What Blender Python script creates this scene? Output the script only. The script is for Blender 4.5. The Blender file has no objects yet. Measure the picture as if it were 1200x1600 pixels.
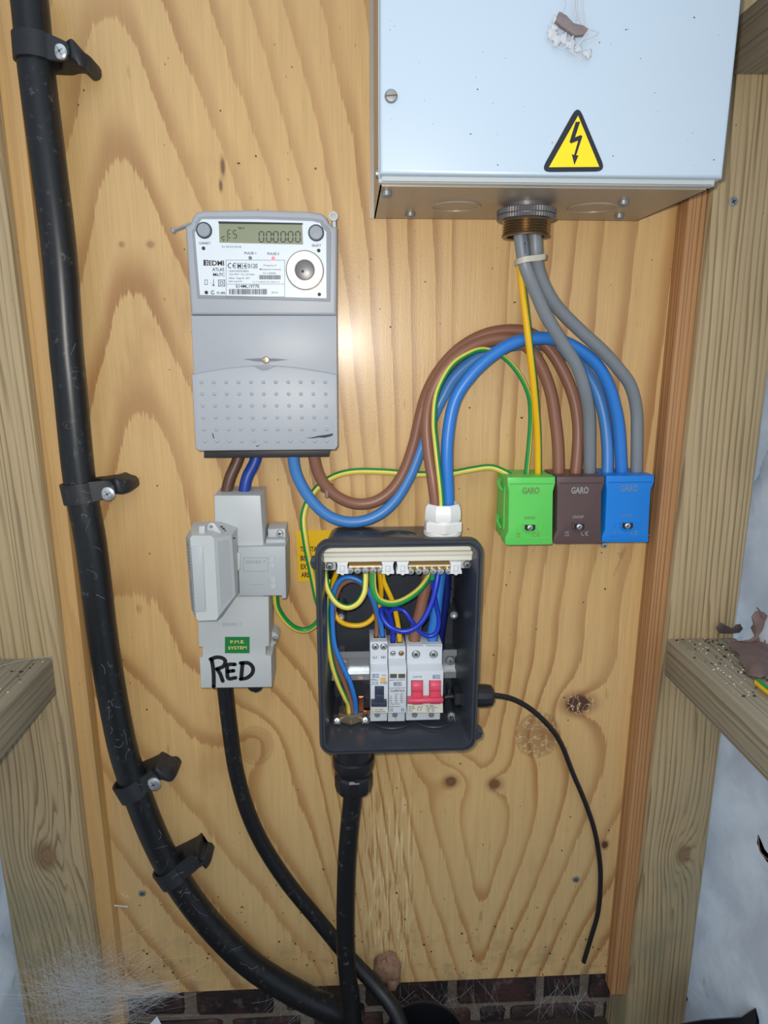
import bpy, bmesh, math, random
from mathutils import Vector, Matrix

# ------------------------------------------------------------------ camera, light, exposure
SC = bpy.context.scene
COL = SC.collection
FPX = 1063.0                      # focal length in pixels of the 1200 x 1600 frame
PITCH = math.radians(13.53)       # looking down
YAW = math.radians(2.8)           # turned a little to the right
DIST = 0.70                       # camera to plywood
EYE = 0.90                        # camera height

cam_d = bpy.data.cameras.new('camera')
cam_d.sensor_fit = 'VERTICAL'
cam_d.sensor_height = 36.0
cam_d.lens = FPX / 1600.0 * 36.0
cam_d.clip_start = 0.02
cam = bpy.data.objects.new('camera', cam_d)
COL.objects.link(cam)
cam.location = (0, -DIST, EYE)
cam.rotation_euler = (math.pi / 2 - PITCH, 0, -YAW)
SC.camera = cam

world = bpy.data.worlds.new('sky')
SC.world = world
world.use_nodes = True
bgn = world.node_tree.nodes['Background']
bgn.inputs['Color'].default_value = (0.62, 0.80, 1.0, 1)
bgn.inputs['Strength'].default_value = 0.62

sun_d = bpy.data.lights.new('overcast_daylight', 'SUN')
sun_d.energy = 0.55
sun_d.angle = math.radians(70)
sun_d.color = (1.0, 0.97, 0.93)
sun = bpy.data.objects.new('overcast_daylight', sun_d)
COL.objects.link(sun)
sun.rotation_euler = (math.radians(42), 0, math.radians(-8))

fl_d = bpy.data.lights.new('camera_flash', 'POINT')
fl_d.energy = 10.5
fl_d.shadow_soft_size = 0.006
fl_d.color = (1.0, 0.95, 0.88)
fl = bpy.data.objects.new('camera_flash', fl_d)
COL.objects.link(fl)
fl.location = (-0.012, -DIST + 0.01, EYE + 0.012)

SC.view_settings.view_transform = 'Standard'
SC.view_settings.look = 'None'
SC.view_settings.gamma = 1.0
SC.view_settings.use_curve_mapping = False
SC.view_settings.exposure = 0.0
SC.cycles.max_bounces = 6
SC.cycles.diffuse_bounces = 3
SC.cycles.glossy_bounces = 3

# ------------------------------------------------------------------ where a pixel of the photo lies on a plane in front of the plywood
_cp, _sp, _cy, _sy = math.cos(PITCH), math.sin(PITCH), math.cos(YAW), math.sin(YAW)
def ray(px, py):
    u, v = px - 600.0, 800.0 - py
    y, z = FPX * _cp + v * _sp, -FPX * _sp + v * _cp
    return (u * _cy + y * _sy, -u * _sy + y * _cy, z)
def at(px, py, d=0.0):
    r = ray(px, py)
    t = (DIST - d) / r[1]
    return (r[0] * t, EYE + r[2] * t)
def W(px, py, d=0.0):
    x, z = at(px, py, d)
    return Vector((x, -d, z))
def onz(px, py, z):
    """the point of a level surface at height z"""
    r = ray(px, py); t = (z - EYE) / r[2]
    return Vector((r[0] * t, -DIST + r[1] * t, z))
def onx(px, py, x):
    """the point of a side wall at x"""
    r = ray(px, py); t = x / r[0]
    return Vector((x, -DIST + r[1] * t, EYE + r[2] * t))
def O(pts, d):
    return [at(p[0], p[1], d) for p in pts]
def mpp(px, py, d):
    return abs(at(px + 1, py, d)[0] - at(px, py, d)[0])

# ------------------------------------------------------------------ materials
def lin(c):
    return c / 12.92 if c <= 0.04045 else ((c + 0.055) / 1.055) ** 2.4
def rgb(r, g, b):
    return (lin(r / 255.0), lin(g / 255.0), lin(b / 255.0), 1.0)

class E:
    """a node socket with arithmetic"""
    def __init__(s, nt, k): s.nt, s.k = nt, k
    def _m(s, op, b=None, c=None, rev=False, clamp=False):
        n = s.nt.nodes.new('ShaderNodeMath'); n.operation = op; n.use_clamp = clamp
        a = s
        ins = [a, b, c]
        if rev: ins = [b, a, c]
        for i, q in enumerate(ins):
            if q is None: continue
            if isinstance(q, E): s.nt.links.new(q.k, n.inputs[i])
            else: n.inputs[i].default_value = q
        return E(s.nt, n.outputs[0])
    def __add__(s, b): return s._m('ADD', b)
    __radd__ = __add__
    def __sub__(s, b): return s._m('SUBTRACT', b)
    def __rsub__(s, b): return s._m('SUBTRACT', b, rev=True)
    def __mul__(s, b): return s._m('MULTIPLY', b)
    __rmul__ = __mul__
    def __truediv__(s, b): return s._m('DIVIDE', b)
    def fract(s): return s._m('FRACT')
    def sin(s): return s._m('SINE')
    def sqrt(s): return s._m('SQRT')
    def exp(s): return s._m('EXPONENT')
    def gt(s, v): return s._m('GREATER_THAN', v)
    def step(s, a, b, smooth=True):
        n = s.nt.nodes.new('ShaderNodeMapRange')
        n.interpolation_type = 'SMOOTHSTEP' if smooth else 'LINEAR'
        s.nt.links.new(s.k, n.inputs['Value'])
        n.inputs['From Min'].default_value = a; n.inputs['From Max'].default_value = b
        return E(s.nt, n.outputs['Result'])

class Mat:
    def __init__(s, name):
        s.m = bpy.data.materials.new(name); s.m.use_nodes = True
        s.nt = s.m.node_tree
        s.b = s.nt.nodes['Principled BSDF']
    def pos(s, kind='world'):
        if kind == 'world':
            k = s.nt.nodes.new('ShaderNodeNewGeometry').outputs['Position']
        else:
            k = s.nt.nodes.new('ShaderNodeTexCoord').outputs['Object']
        n = s.nt.nodes.new('ShaderNodeSeparateXYZ'); s.nt.links.new(k, n.inputs[0])
        return [E(s.nt, n.outputs[i]) for i in range(3)]
    def vec(s, x, y, z):
        n = s.nt.nodes.new('ShaderNodeCombineXYZ')
        for i, q in enumerate((x, y, z)):
            if isinstance(q, E): s.nt.links.new(q.k, n.inputs[i])
            else: n.inputs[i].default_value = q
        return E(s.nt, n.outputs[0])
    def noise(s, vec, scale=1.0, detail=2.0, rough=0.5):
        n = s.nt.nodes.new('ShaderNodeTexNoise')
        s.nt.links.new(vec.k, n.inputs['Vector'])
        n.inputs['Scale'].default_value = scale; n.inputs['Detail'].default_value = detail
        n.inputs['Roughness'].default_value = rough
        return E(s.nt, n.outputs['Fac'])
    def voronoi(s, vec, scale=1.0):
        n = s.nt.nodes.new('ShaderNodeTexVoronoi')
        s.nt.links.new(vec.k, n.inputs['Vector']); n.inputs['Scale'].default_value = scale
        return E(s.nt, n.outputs['Distance'])
    def mix(s, a, b, f):
        n = s.nt.nodes.new('ShaderNodeMix'); n.data_type = 'RGBA'
        for key, q in ((0, f), (6, a), (7, b)):
            if isinstance(q, E): s.nt.links.new(q.k, n.inputs[key])
            else: n.inputs[key].default_value = q
        return E(s.nt, n.outputs[2])
    def mul(s, a, f):
        n = s.nt.nodes.new('ShaderNodeVectorMath'); n.operation = 'SCALE'
        s.nt.links.new(a.k, n.inputs[0])
        if isinstance(f, E): s.nt.links.new(f.k, n.inputs['Scale'])
        else: n.inputs['Scale'].default_value = f
        return E(s.nt, n.outputs[0])
    def curve(s, x, pts, x0, x1, y0, y1):
        n = s.nt.nodes.new('ShaderNodeFloatCurve')
        c = n.mapping.curves[0]
        P = [((a - x0) / (x1 - x0), (b - y0) / (y1 - y0)) for a, b in pts]
        c.points[0].location = P[0]; c.points[1].location = P[-1]
        for p in P[1:-1]: c.points.new(*p)
        n.mapping.update()
        t = (x - x0) / (x1 - x0)
        s.nt.links.new(t.k, n.inputs['Value'])
        return E(s.nt, n.outputs[0]) * (y1 - y0) + y0
    def color(s, q):
        if isinstance(q, E): s.nt.links.new(q.k, s.b.inputs['Base Color'])
        else: s.b.inputs['Base Color'].default_value = q
    def set(s, **kw):
        for k, v in kw.items():
            k = {'rough': 'Roughness', 'metal': 'Metallic', 'coat': 'Coat Weight', 'coatr': 'Coat Roughness',
                 'spec': 'Specular IOR Level', 'alpha': 'Alpha', 'trans': 'Transmission Weight'}[k]
            if isinstance(v, E): s.nt.links.new(v.k, s.b.inputs[k])
            else: s.b.inputs[k].default_value = v
    def bump(s, h, dist=0.001, strength=0.5):
        n = s.nt.nodes.new('ShaderNodeBump')
        n.inputs['Strength'].default_value = strength; n.inputs['Distance'].default_value = dist
        s.nt.links.new(h.k, n.inputs['Height']); s.nt.links.new(n.outputs[0], s.b.inputs['Normal'])

def plain(name, c, rough=0.5, metal=0.0, var=0.06, vs=60.0, bump=0.0, bs=900.0, coat=0.0, spec=None, dust=0.0, dustc=(150, 148, 140)):
    m = Mat(name)
    x, y, z = m.pos()
    v = m.vec(x, y, z)
    n = m.noise(v, vs, 3)
    base = m.mix((c[0] * (1 - var), c[1] * (1 - var), c[2] * (1 - var), 1), (min(1, c[0] * (1 + var)), min(1, c[1] * (1 + var)), min(1, c[2] * (1 + var)), 1), n)
    if dust:
        dn = m.noise(v, 140, 5, 0.7).step(0.56, 0.74) * m.noise(v, 26, 2).step(0.38, 0.62)
        base = m.mix(base, rgb(*dustc), dn * dust)
    m.color(base)
    m.set(rough=rough, metal=metal)
    if coat: m.set(coat=coat)
    if spec is not None: m.set(spec=spec)
    if bump: m.bump(m.noise(v, bs, 2), 0.0004, bump)
    return m.m

M = {}
M['meter'] = plain('meter_grey_plastic', rgb(168, 172, 178), 0.42, var=0.03, bump=0.22, bs=1500)
M['meter_dark'] = plain('meter_black_base', rgb(46, 44, 48), 0.5)
M['button'] = plain('button_grey', rgb(150, 155, 162), 0.45)
M['face'] = plain('meter_face_white', rgb(222, 230, 236), 0.3, var=0.015)
M['ring_white'] = plain('optical_ring_white', rgb(248, 246, 240), 0.3, var=0.01)
M['lcd'] = plain('lcd_green_grey', rgb(142, 147, 120), 0.25, var=0.03)
M['ink'] = plain('black_ink', rgb(38, 40, 46), 0.6, var=0.0)
M['ink_grey'] = plain('grey_ink', rgb(118, 122, 130), 0.6, var=0.0)
M['ink_soft'] = plain('embossed_grey', rgb(150, 156, 162), 0.6, var=0.0)
M['ink_blue'] = plain('blue_ink', rgb(60, 80, 125), 0.6, var=0.0)
M['cutout'] = plain('cutout_grey_plastic', rgb(186, 190, 190), 0.42, var=0.03, bump=0.05)
M['cutout2'] = plain('cutout_shade_plastic', rgb(176, 181, 184), 0.42, var=0.03)
M['marker'] = plain('black_marker', rgb(14, 14, 16), 0.55, var=0.0)
M['green_label'] = plain('green_label', rgb(24, 118, 58), 0.4, var=0.02)
M['yellow_ink'] = plain('yellow_print', rgb(228, 216, 120), 0.5, var=0.0)
M['yellow_sign'] = plain('yellow_sign', rgb(236, 190, 10), 0.4, var=0.03)
M['warn_yellow'] = plain('warning_yellow', rgb(244, 218, 30), 0.35, var=0.02)
M['warn_black'] = plain('warning_black', rgb(34, 36, 46), 0.4, var=0.0)
M['encl'] = plain('enclosure_black_plastic', rgb(56, 60, 68), 0.34, var=0.08, bump=0.06, dust=0.10)
M['gland_black'] = plain('black_nylon', rgb(30, 31, 36), 0.4, var=0.05)
M['gland_white'] = plain('white_nylon', rgb(238, 238, 236), 0.35, var=0.01)
M['cream'] = plain('cream_plastic', rgb(232, 230, 214), 0.28, var=0.015)
M['white_plastic'] = plain('white_plastic', rgb(232, 234, 236), 0.4, var=0.01)
M['module'] = plain('module_white_plastic', rgb(206, 212, 218), 0.4, var=0.015)
M['module_cream'] = plain('module_print_strip', rgb(212, 210, 194), 0.4, var=0.02)
M['toggle'] = plain('toggle_navy', rgb(52, 58, 76), 0.4)
M['red'] = plain('switch_pinkish_red', rgb(212, 76, 98), 0.42, var=0.03)
M['orange'] = plain('test_button_amber', rgb(226, 178, 90), 0.45)
M['steel'] = plain('zinc_steel', rgb(206, 210, 212), 0.26, metal=0.72, var=0.08, vs=200)
M['dull_steel'] = plain('dull_steel', rgb(160, 162, 162), 0.42, metal=0.7, var=0.12, vs=300)
M['galv'] = plain('dull_galvanised_sheet', rgb(176, 164, 148), 0.42, metal=0.35, var=0.08, vs=40)
M['rail'] = plain('zinc_rail', rgb(190, 196, 200), 0.32, metal=0.6, var=0.06, vs=90)
M['brass'] = plain('brass', rgb(196, 156, 96), 0.3, metal=0.85, var=0.12, vs=200)
M['bronze'] = plain('aged_brass_thread', rgb(134, 112, 84), 0.35, metal=0.9, var=0.15, vs=300)
M['nickel'] = plain('nickel_brass', rgb(176, 160, 136), 0.32, metal=0.75, var=0.1, vs=200)
M['copper'] = plain('copper', rgb(214, 132, 96), 0.3, metal=1.0, var=0.08)
M['lockring'] = plain('grey_lockring', rgb(120, 118, 120), 0.4, metal=0.6)
M['white_paint'] = plain('white_painted_steel', rgb(188, 205, 220), 0.32, var=0.012, vs=12, bump=0.02, bs=400)
M['white_edge'] = plain('white_painted_edge', rgb(188, 196, 198), 0.35, var=0.02)
M['pipe'] = plain('black_polyethylene', rgb(24, 26, 29), 0.36, var=0.2, vs=40, dust=0.35)
M['cablk'] = plain('black_cable_sheath', rgb(20, 21, 24), 0.45, var=0.2, dust=0.3)
M['cabthin'] = plain('thin_black_sheath', rgb(28, 28, 31), 0.5)
M['clip'] = plain('black_clip_plastic', rgb(34, 36, 41), 0.5, var=0.15, dust=0.4)
M['c_brown'] = plain('brown_insulation', rgb(140, 96, 76), 0.4, var=0.05)
M['c_brown_dark'] = plain('dark_brown_insulation', rgb(92, 64, 50), 0.42, var=0.05)
M['c_blue'] = plain('blue_insulation', rgb(46, 122, 206), 0.38, var=0.04)
M['c_blue_pale'] = plain('pale_blue_insulation', rgb(70, 132, 200), 0.38, var=0.06)
M['c_blue_dark'] = plain('dark_blue_insulation', rgb(22, 62, 150), 0.42, var=0.05)
M['c_navy'] = plain('royal_blue_insulation', rgb(26, 52, 178), 0.35, var=0.04)
M['c_deep'] = plain('deep_navy_insulation', rgb(20, 32, 104), 0.4, var=0.04)
M['c_grey'] = plain('grey_sheath', rgb(124, 130, 136), 0.42, var=0.05)
M['c_yel'] = plain('yellow_insulation', rgb(226, 206, 90), 0.4, var=0.03)
M['c_yel2'] = plain('strong_yellow_insulation', rgb(234, 182, 14), 0.4, var=0.03)
M['c_grn'] = plain('green_insulation', rgb(26, 142, 66), 0.4, var=0.03)
M['t_green'] = plain('bright_green_plastic', rgb(98, 206, 92), 0.36, var=0.02)
M['t_brown'] = plain('plum_brown_plastic', rgb(92, 72, 72), 0.36, var=0.03)
M['t_blue'] = plain('bright_blue_plastic', rgb(20, 124, 214), 0.36, var=0.02)
M['t_mark'] = plain('grey_moulded_mark', rgb(150, 150, 146), 0.5, var=0.0)
M['t_mark_g'] = plain('olive_moulded_mark', rgb(110, 140, 78), 0.5, var=0.0)
M['t_mark_b'] = plain('steel_blue_moulded_mark', rgb(96, 134, 170), 0.5, var=0.0)
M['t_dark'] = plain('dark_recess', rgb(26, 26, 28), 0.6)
M['tie'] = plain('natural_cable_tie', rgb(186, 182, 164), 0.4)
M['tie_dirty'] = plain('dirty_cable_tie', rgb(140, 112, 96), 0.5)
M['leaf'] = plain('dead_oak_leaf', rgb(112, 92, 88), 0.7, var=0.35, vs=70, bump=0.2, bs=300)
M['leaf2'] = plain('dead_curled_leaf', rgb(72, 58, 58), 0.7, var=0.3, vs=80)
M['web'] = plain('cobweb_silk', rgb(205, 210, 214), 0.8, var=0.1)
M['fluff'] = plain('spider_fluff', rgb(196, 200, 206), 0.9, var=0.12, vs=300)
M['husk'] = plain('brown_husk', rgb(128, 116, 116), 0.75, var=0.3, vs=200)
M['crumb'] = plain('dark_crumb', rgb(60, 48, 40), 0.85, var=0.4, vs=300)
M['crumb_pale'] = plain('pale_crumb', rgb(206, 198, 180), 0.85, var=0.2, vs=300)
M['paper'] = plain('white_paper', rgb(206, 214, 222), 0.6)
M['cocoon'] = plain('brown_cocoon', rgb(132, 102, 82), 0.85, var=0.6, vs=220, bump=0.9, bs=260, dust=0.6, dustc=(170, 165, 165))
M['black_sheet'] = plain('black_plastic_sheet', rgb(16, 17, 22), 0.4)
M['lumber_end'] = plain('sawn_end', rgb(150, 130, 100), 0.7)

def led():
    m = Mat('red_led_lit')
    m.color(rgb(236, 110, 120)); m.b.inputs['Emission Color'].default_value = (1.0, 0.12, 0.16, 1)
    m.b.inputs['Emission Strength'].default_value = 1.2
    return m.m
M['led'] = led()

def plywood():
    m = Mat('softwood_plywood')
    x, y, z = m.pos()
    X = lambda px, py=800: at(px, py)[0]
    Z = lambda py: at(600, py)[1]
    P = 0.62e-3                                    # metres for about one pixel of the photo
    wob = m.noise(m.vec(x * 5.0, 0.0, z * 2.2), 1.0, 3) - 0.5
    wob2 = m.noise(m.vec(x * 30.0, 0.0, z * 9.0), 1.0, 2) - 0.5
    # veneer figure: arches opening downwards on the left, opening upwards lower right
    gt = m.curve(x, [(X(20, 300), 2.6), (X(120, 300), 0.75), (X(190, 300), 0.0), (X(260, 300), 0.7), (X(560, 300), 6.2), (X(690, 300), 9.5), (X(755, 300), 11.1), (X(820, 300), 9.5), (X(960, 300), 5.9), (X(1100, 300), 3.6)], X(20, 300), X(1100, 300), -1, 14)
    gb = m.curve(x, [(X(20, 1350), 12.5), (X(190, 1350), 10.0), (X(560, 1350), 4.9), (X(690, 1350), 1.7), (X(735, 1350), 0.45), (X(755, 1350), 0.0), (X(775, 1350), 0.45), (X(820, 1350), 1.7), (X(960, 1350), 5.2), (X(1150, 1350), 8.0)], X(20, 1350), X(1150, 1350), -1, 14)
    right = x.step(X(470, 900), X(660, 900))
    zs = z + right * 0.16
    w = 1 - zs.step(Z(1090), Z(700))
    top = (Z(250) - z) / (195 * P) * (1 - right * 0.8) - gt
    bot = gb - (z - Z(1313)) / (118 * 0.78e-3) - 3.07 - right * 5.0
    fine = m.noise(m.vec(x * 520.0, 0.0, z * 14.0), 1.0, 3)
    fib = m.noise(m.vec(x * 170.0, 3.0, z * 7.0), 1.0, 3)
    F = top * (1 - w) + bot * w + wob * (1.1 - w * 0.5) + wob2 * 0.28 + (fine - 0.5) * 0.17 + (fib - 0.5) * 0.12
    knots = [(905, 1100, 24, 17, 1.0, 0), (840, 1150, 32, 36, 0.55, 1), (705, 1221, 11, 11, 0.75, 0), (773, 1225, 12, 12, 0.75, 0), (146, 1268, 9, 13, 0.9, 0), (400, 1165, 26, 32, 0.3, 1), (470, 150, 6, 10, 0.0, 0), (945, 1320, 6, 8, 1.0, 0), (348, 260, 4, 14, 0.7, 0), (345, 290, 3, 9, 0.7, 0), (235, 382, 7, 6, 0.35, 0), (190, 382, 5, 5, 0.35, 0)]
    kd = []
    for (px, py, rx, rz, s, soft) in knots:
        cx, cz = at(px, py); k = mpp(px, py, 0)
        dx = (x - cx) / (rx * k); dz = (z - cz) / (rz * k)
        q = (dx * dx + dz * dz + wob2 * 0.9).sqrt()
        kd.append((q, s, soft))
        if rx > 10: F = F + (q * -0.45).exp() * 1.6
    fr = F.fract()
    soft = fr.step(0.5, 0.94) * (1 - fr.step(0.96, 1.0)); thin = fr.step(0.66, 0.93) * (1 - fr.step(0.955, 1.0))
    band = soft * (1 - w * 0.8) + thin * (w * 0.8)
    bamp = m.noise(m.vec(x * 7.0, 3.0, z * 4.0), 1.0, 2).step(0.28, 0.7) * 0.55 + 0.45
    light = m.mix(rgb(218, 182, 128), rgb(210, 168, 104), m.noise(m.vec(x * 6.0, 9.0, z * 2.5), 1.0, 3))
    pale = 1 - z.step(Z(1150), Z(1010))
    light = m.mix(light, rgb(204, 172, 120), 1 - z.step(Z(1380), Z(1130)))
    col = m.mix(light, rgb(166, 116, 66), band * bamp * 0.85)
    col = m.mul(col, fine * 0.30 + 0.85)
    col = m.mul(col, fib * 0.26 + 0.87)
    pore = m.noise(m.vec(x * 800.0, 5.0, z * 30.0), 1.0, 2).step(0.66, 0.75)
    col = m.mix(col, rgb(134, 96, 60), pore * 0.38)
    stain = m.noise(m.vec(x * 9.0, 2.0, z * 5.0), 1.0, 4, 0.6).step(0.54, 0.72)
    col = m.mix(col, rgb(166, 122, 74), stain * 0.42)
    smudge = m.noise(m.vec(x * 60.0, 12.0, z * 17.0), 1.0, 3, 0.6).step(0.66, 0.76)
    col = m.mix(col, rgb(126, 98, 68), smudge * 0.45)
    for q, s, soft in kd:
        if s == 0: continue
        if soft:
            col = m.mix(col, rgb(136, 88, 52), (1 - q.step(0.75, 1.05)) * s)
            col = m.mix(col, rgb(120, 80, 50), (1 - (q - 1.0)._m('ABSOLUTE').step(0.0, 0.16)) * s * 0.7)
        else:
            col = m.mix(col, rgb(140, 92, 56), (1 - q.step(0.8, 1.7)) * s * 0.6)
            col = m.mix(col, rgb(86, 52, 36), (1 - q.step(0.55, 1.0)) * s)
    # torn pale fibres right of the armoured cable
    reg = x.step(X(556, 1350), X(580, 1350)) * (1 - x.step(X(632, 1350), X(655, 1350))) * z.step(Z(1540), Z(1480)) * (1 - z.step(Z(1330), Z(1160)))
    tear = m.noise(m.vec(x * 330.0, 8.0, z * 20.0 + wob2 * 2.0), 1.0, 2)
    tmask = reg * tear.step(0.52, 0.60)
    col = m.mix(col, rgb(226, 200, 154), tmask * 0.9)
    col = m.mix(col, rgb(140, 100, 58), reg * (1 - tear.step(0.36, 0.42)) * 0.7)
    # resin scribbles in the two big knots
    kreg = (1 - kd[0][0].step(0.9, 1.15)) + (1 - kd[1][0].step(0.95, 1.25))
    crack = m.voronoi(m.vec(x, 0.0, z), 120.0)
    crk = (m.noise(m.vec(x * 85.0, 1.0, z * 85.0), 1.0, 3) - 0.5)._m('ABSOLUTE')
    col = m.mix(col, rgb(232, 206, 160), (1 - crk.step(0.004, 0.016)) * kreg * 0.75)
    # specks and grime
    v = m.voronoi(m.vec(x, 1.0, z * 0.8), 75.0)
    sp = (1 - v.step(0.05, 0.085)) * m.noise(m.vec(x, 4.0, z), 22.0, 2).step(0.5, 0.62)
    col = m.mix(col, rgb(70, 46, 30), sp * 0.85)
    v2 = m.voronoi(m.vec(x, 7.0, z), 34.0)
    sp2 = (1 - v2.step(0.03, 0.05)) * (m.noise(m.vec(x, 6.0, z), 15.0, 1).step(0.5, 0.6))
    col = m.mix(col, rgb(54, 38, 28), sp2 * 0.9)
    gr = m.noise(m.vec(x, 11.0, z), 30.0, 5, 0.65).step(0.46, 0.7) * (1 - z.step(Z(1560), Z(1400)))
    col = m.mix(col, rgb(112, 104, 88), gr * 0.55)
    m.color(col)
    m.set(rough=0.40, coat=0.3, coatr=0.22)
    m.bump(fine * 0.5 + m.noise(m.vec(x * 700.0, 2.0, z * 330.0), 1.0, 2) * 0.6 + tmask * 1.0 + band * -0.3, 0.0006, 0.5)
    return m.m
M['ply'] = plywood()

def timber(name, light, dark, period=0.009, slant=0.0, wave=0.6, knots=(), axis='z', green=0.0, sharp=0.85, rough=0.55):
    m = Mat(name)
    x, y, z = m.pos()
    if axis == 'y': a, b, l = x, z, y
    else: a, b, l = x, y, z
    wob = m.noise(m.vec(a * 14.0, b * 14.0, l * 2.6), 1.0, 3) - 0.5
    warp = m.noise(m.vec(a * 75.0, b * 75.0, l * 0.8), 1.0, 2) - 0.5
    F = (a + b * 0.8 + l * slant + warp * (period * 2.2)) / period + wob * wave * 6
    kc = []
    for (cx, cz, r) in knots:
        dx, dz = (x - cx) / r, (z - cz) / (r * 1.5)
        q = (dx * dx + dz * dz).sqrt(); kc.append(q)
        F = F + (q * -0.6).exp() * 5.0
    fr = F.fract()
    lamp = m.noise(m.vec(a * 130.0, b * 130.0, l * 2.0), 1.0, 2).step(0.3, 0.65) * 0.75 + 0.25
    band = fr.step(0.45, 0.88) * (1 - fr.step(0.92, 1.0)) * lamp
    col = m.mix(light, dark, band * sharp)
    col = m.mul(col, m.noise(m.vec(a * 160.0, b * 160.0, l * 4.0), 1.0, 3) * 0.34 + 0.83)
    fine = m.noise(m.vec(a * 600.0, b * 600.0, l * 12.0), 1.0, 2)
    col = m.mul(col, fine * 0.24 + 0.88)
    blot = m.noise(m.vec(x * 8.0, y * 8.0, z * 5.0), 1.0, 4).step(0.45, 0.75)
    col = m.mix(col, dark, blot * 0.25)
    if green:
        g = m.noise(m.vec(x, y, z), 9.0, 4).step(0.4, 0.7) * (1 - z.step(0.15, 0.5))
        col = m.mix(col, rgb(112, 124, 104), g * green)
    for q in kc:
        col = m.mix(col, rgb(118, 84, 54), (1 - q.step(0.5, 1.1)) * 0.7)
    sp = (1 - m.voronoi(m.vec(x, y, z), 90.0).step(0.05, 0.08)) * m.noise(m.vec(x, y, z), 20.0, 2).step(0.5, 0.6)
    col = m.mix(col, rgb(80, 66, 50), sp * 0.7)
    m.color(col); m.set(rough=rough)
    m.bump(band * -0.5 + fine * 0.5, 0.0006, 0.55)
    return m.m
M['post'] = timber('treated_sawn_timber', rgb(182, 160, 122), rgb(118, 98, 68), 0.0062, 0.03, 0.35, [(at(1068, 1335, .03)[0], at(1068, 1335, .03)[1], 0.011), (at(70, 1338, .03)[0], at(70, 1338, .03)[1], 0.016)], green=0.5)
M['noggin'] = timber('weathered_noggin', rgb(158, 150, 130), rgb(116, 106, 88), 0.007, 0.0, 0.3, axis='y', rough=0.7)
M['batten_l'] = timber('yellow_pine_batten', rgb(206, 166, 108), rgb(184, 140, 86), 0.02, 0.01, 0.4, sharp=0.4)
M['batten_r'] = timber('orange_pine_batten', rgb(184, 136, 90), rgb(120, 78, 48), 0.0046, 0.0, 0.10, sharp=0.9)

def membrane():
    m = Mat('white_breather_membrane')
    x, y, z = m.pos()
    n = m.noise(m.vec(x, y, z), 10.0, 5, 0.6)
    col = m.mix(rgb(200, 204, 210), rgb(228, 232, 236), n.step(0.35, 0.65))
    g = m.noise(m.vec(x, y * 2.0, z), 22.0, 4).step(0.62, 0.74) * (1 - z.step(0.10, 0.22))
    col = m.mix(col, rgb(150, 150, 110), g * 0.7)
    sp = (1 - m.voronoi(m.vec(x, y, z), 60.0).step(0.04, 0.06)) * m.noise(m.vec(x, y, z), 14.0, 2).step(0.5, 0.6)
    col = m.mix(col, rgb(70, 60, 56), sp * 0.8)
    m.color(col); m.set(rough=0.5)
    m.bump(m.noise(m.vec(x, y, z), 60.0, 4), 0.002, 0.35)
    # thin woven film: daylight from outside shines through it
    tr = m.nt.nodes.new('ShaderNodeBsdfTranslucent'); m.nt.links.new(col.k, tr.inputs['Color'])
    mx = m.nt.nodes.new('ShaderNodeMixShader'); mx.inputs[0].default_value = 0.42
    m.nt.links.new(m.b.outputs[0], mx.inputs[1]); m.nt.links.new(tr.outputs[0], mx.inputs[2])
    m.nt.links.new(mx.outputs[0], m.nt.nodes['Material Output'].inputs['Surface'])
    return m.m
M['membrane'] = membrane()

def brickmat():
    m = Mat('dark_engineering_brick')
    x, y, z = m.pos()
    n = m.noise(m.vec(x, y, z), 24.0, 4)
    col = m.mix(rgb(34, 28, 30), rgb(78, 52, 48), n.step(0.35, 0.75))
    d = m.noise(m.vec(x, y, z), 70.0, 4).step(0.55, 0.75)
    m.color(m.mix(col, rgb(120, 112, 108), d * 0.5)); m.set(rough=0.75)
    m.bump(m.noise(m.vec(x, y, z), 160.0, 4), 0.003, 0.6)
    return m.m
M['brick'] = brickmat()
def mortarmat():
    m = Mat('rough_mortar')
    x, y, z = m.pos()
    n = m.noise(m.vec(x, y, z), 40.0, 5, 0.65)
    m.color(m.mix(rgb(92, 82, 72), rgb(142, 132, 120), n)); m.set(rough=0.9)
    m.bump(m.noise(m.vec(x, y, z), 110.0, 5, 0.7), 0.006, 0.8)
    return m.m
M['mortar'] = mortarmat()
M['soil'] = plain('dark_soil', rgb(58, 50, 44), 0.95, var=0.4, vs=40, bump=0.6, bs=120)

# ------------------------------------------------------------------ mesh helpers (x right, z up, d = distance out of the plywood)
def catmull(P, n=6):
    P = [Vector(p) for p in P]
    if len(P) < 3:
        return P
    Q = [P[0] * 2 - P[1]] + P + [P[-1] * 2 - P[-2]]
    out = []
    for i in range(1, len(Q) - 2):
        p0, p1, p2, p3 = Q[i - 1], Q[i], Q[i + 1], Q[i + 2]
        for k in range(n):
            t = k / n
            out.append(0.5 * ((2 * p1) + (p2 - p0) * t + (2 * p0 - 5 * p1 + 4 * p2 - p3) * t * t + (3 * p1 - p0 - 3 * p2 + p3) * t ** 3))
    out.append(P[-1])
    return out

def rrect(x0, x1, z0, z1, r, n=5):
    out = []
    for cx, cz, a0 in ((x1 - r, z1 - r, 0), (x0 + r, z1 - r, 90), (x0 + r, z0 + r, 180), (x1 - r, z0 + r, 270)):
        for k in range(n + 1):
            a = math.radians(a0 + 90.0 * k / n)
            out.append((cx + r * math.cos(a), cz + r * math.sin(a)))
    return out
def circ(cx, cz, r, n=20, rz=None):
    rz = rz or r
    return [(cx + r * math.cos(2 * math.pi * k / n), cz + rz * math.sin(2 * math.pi * k / n)) for k in range(n)]

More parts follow.
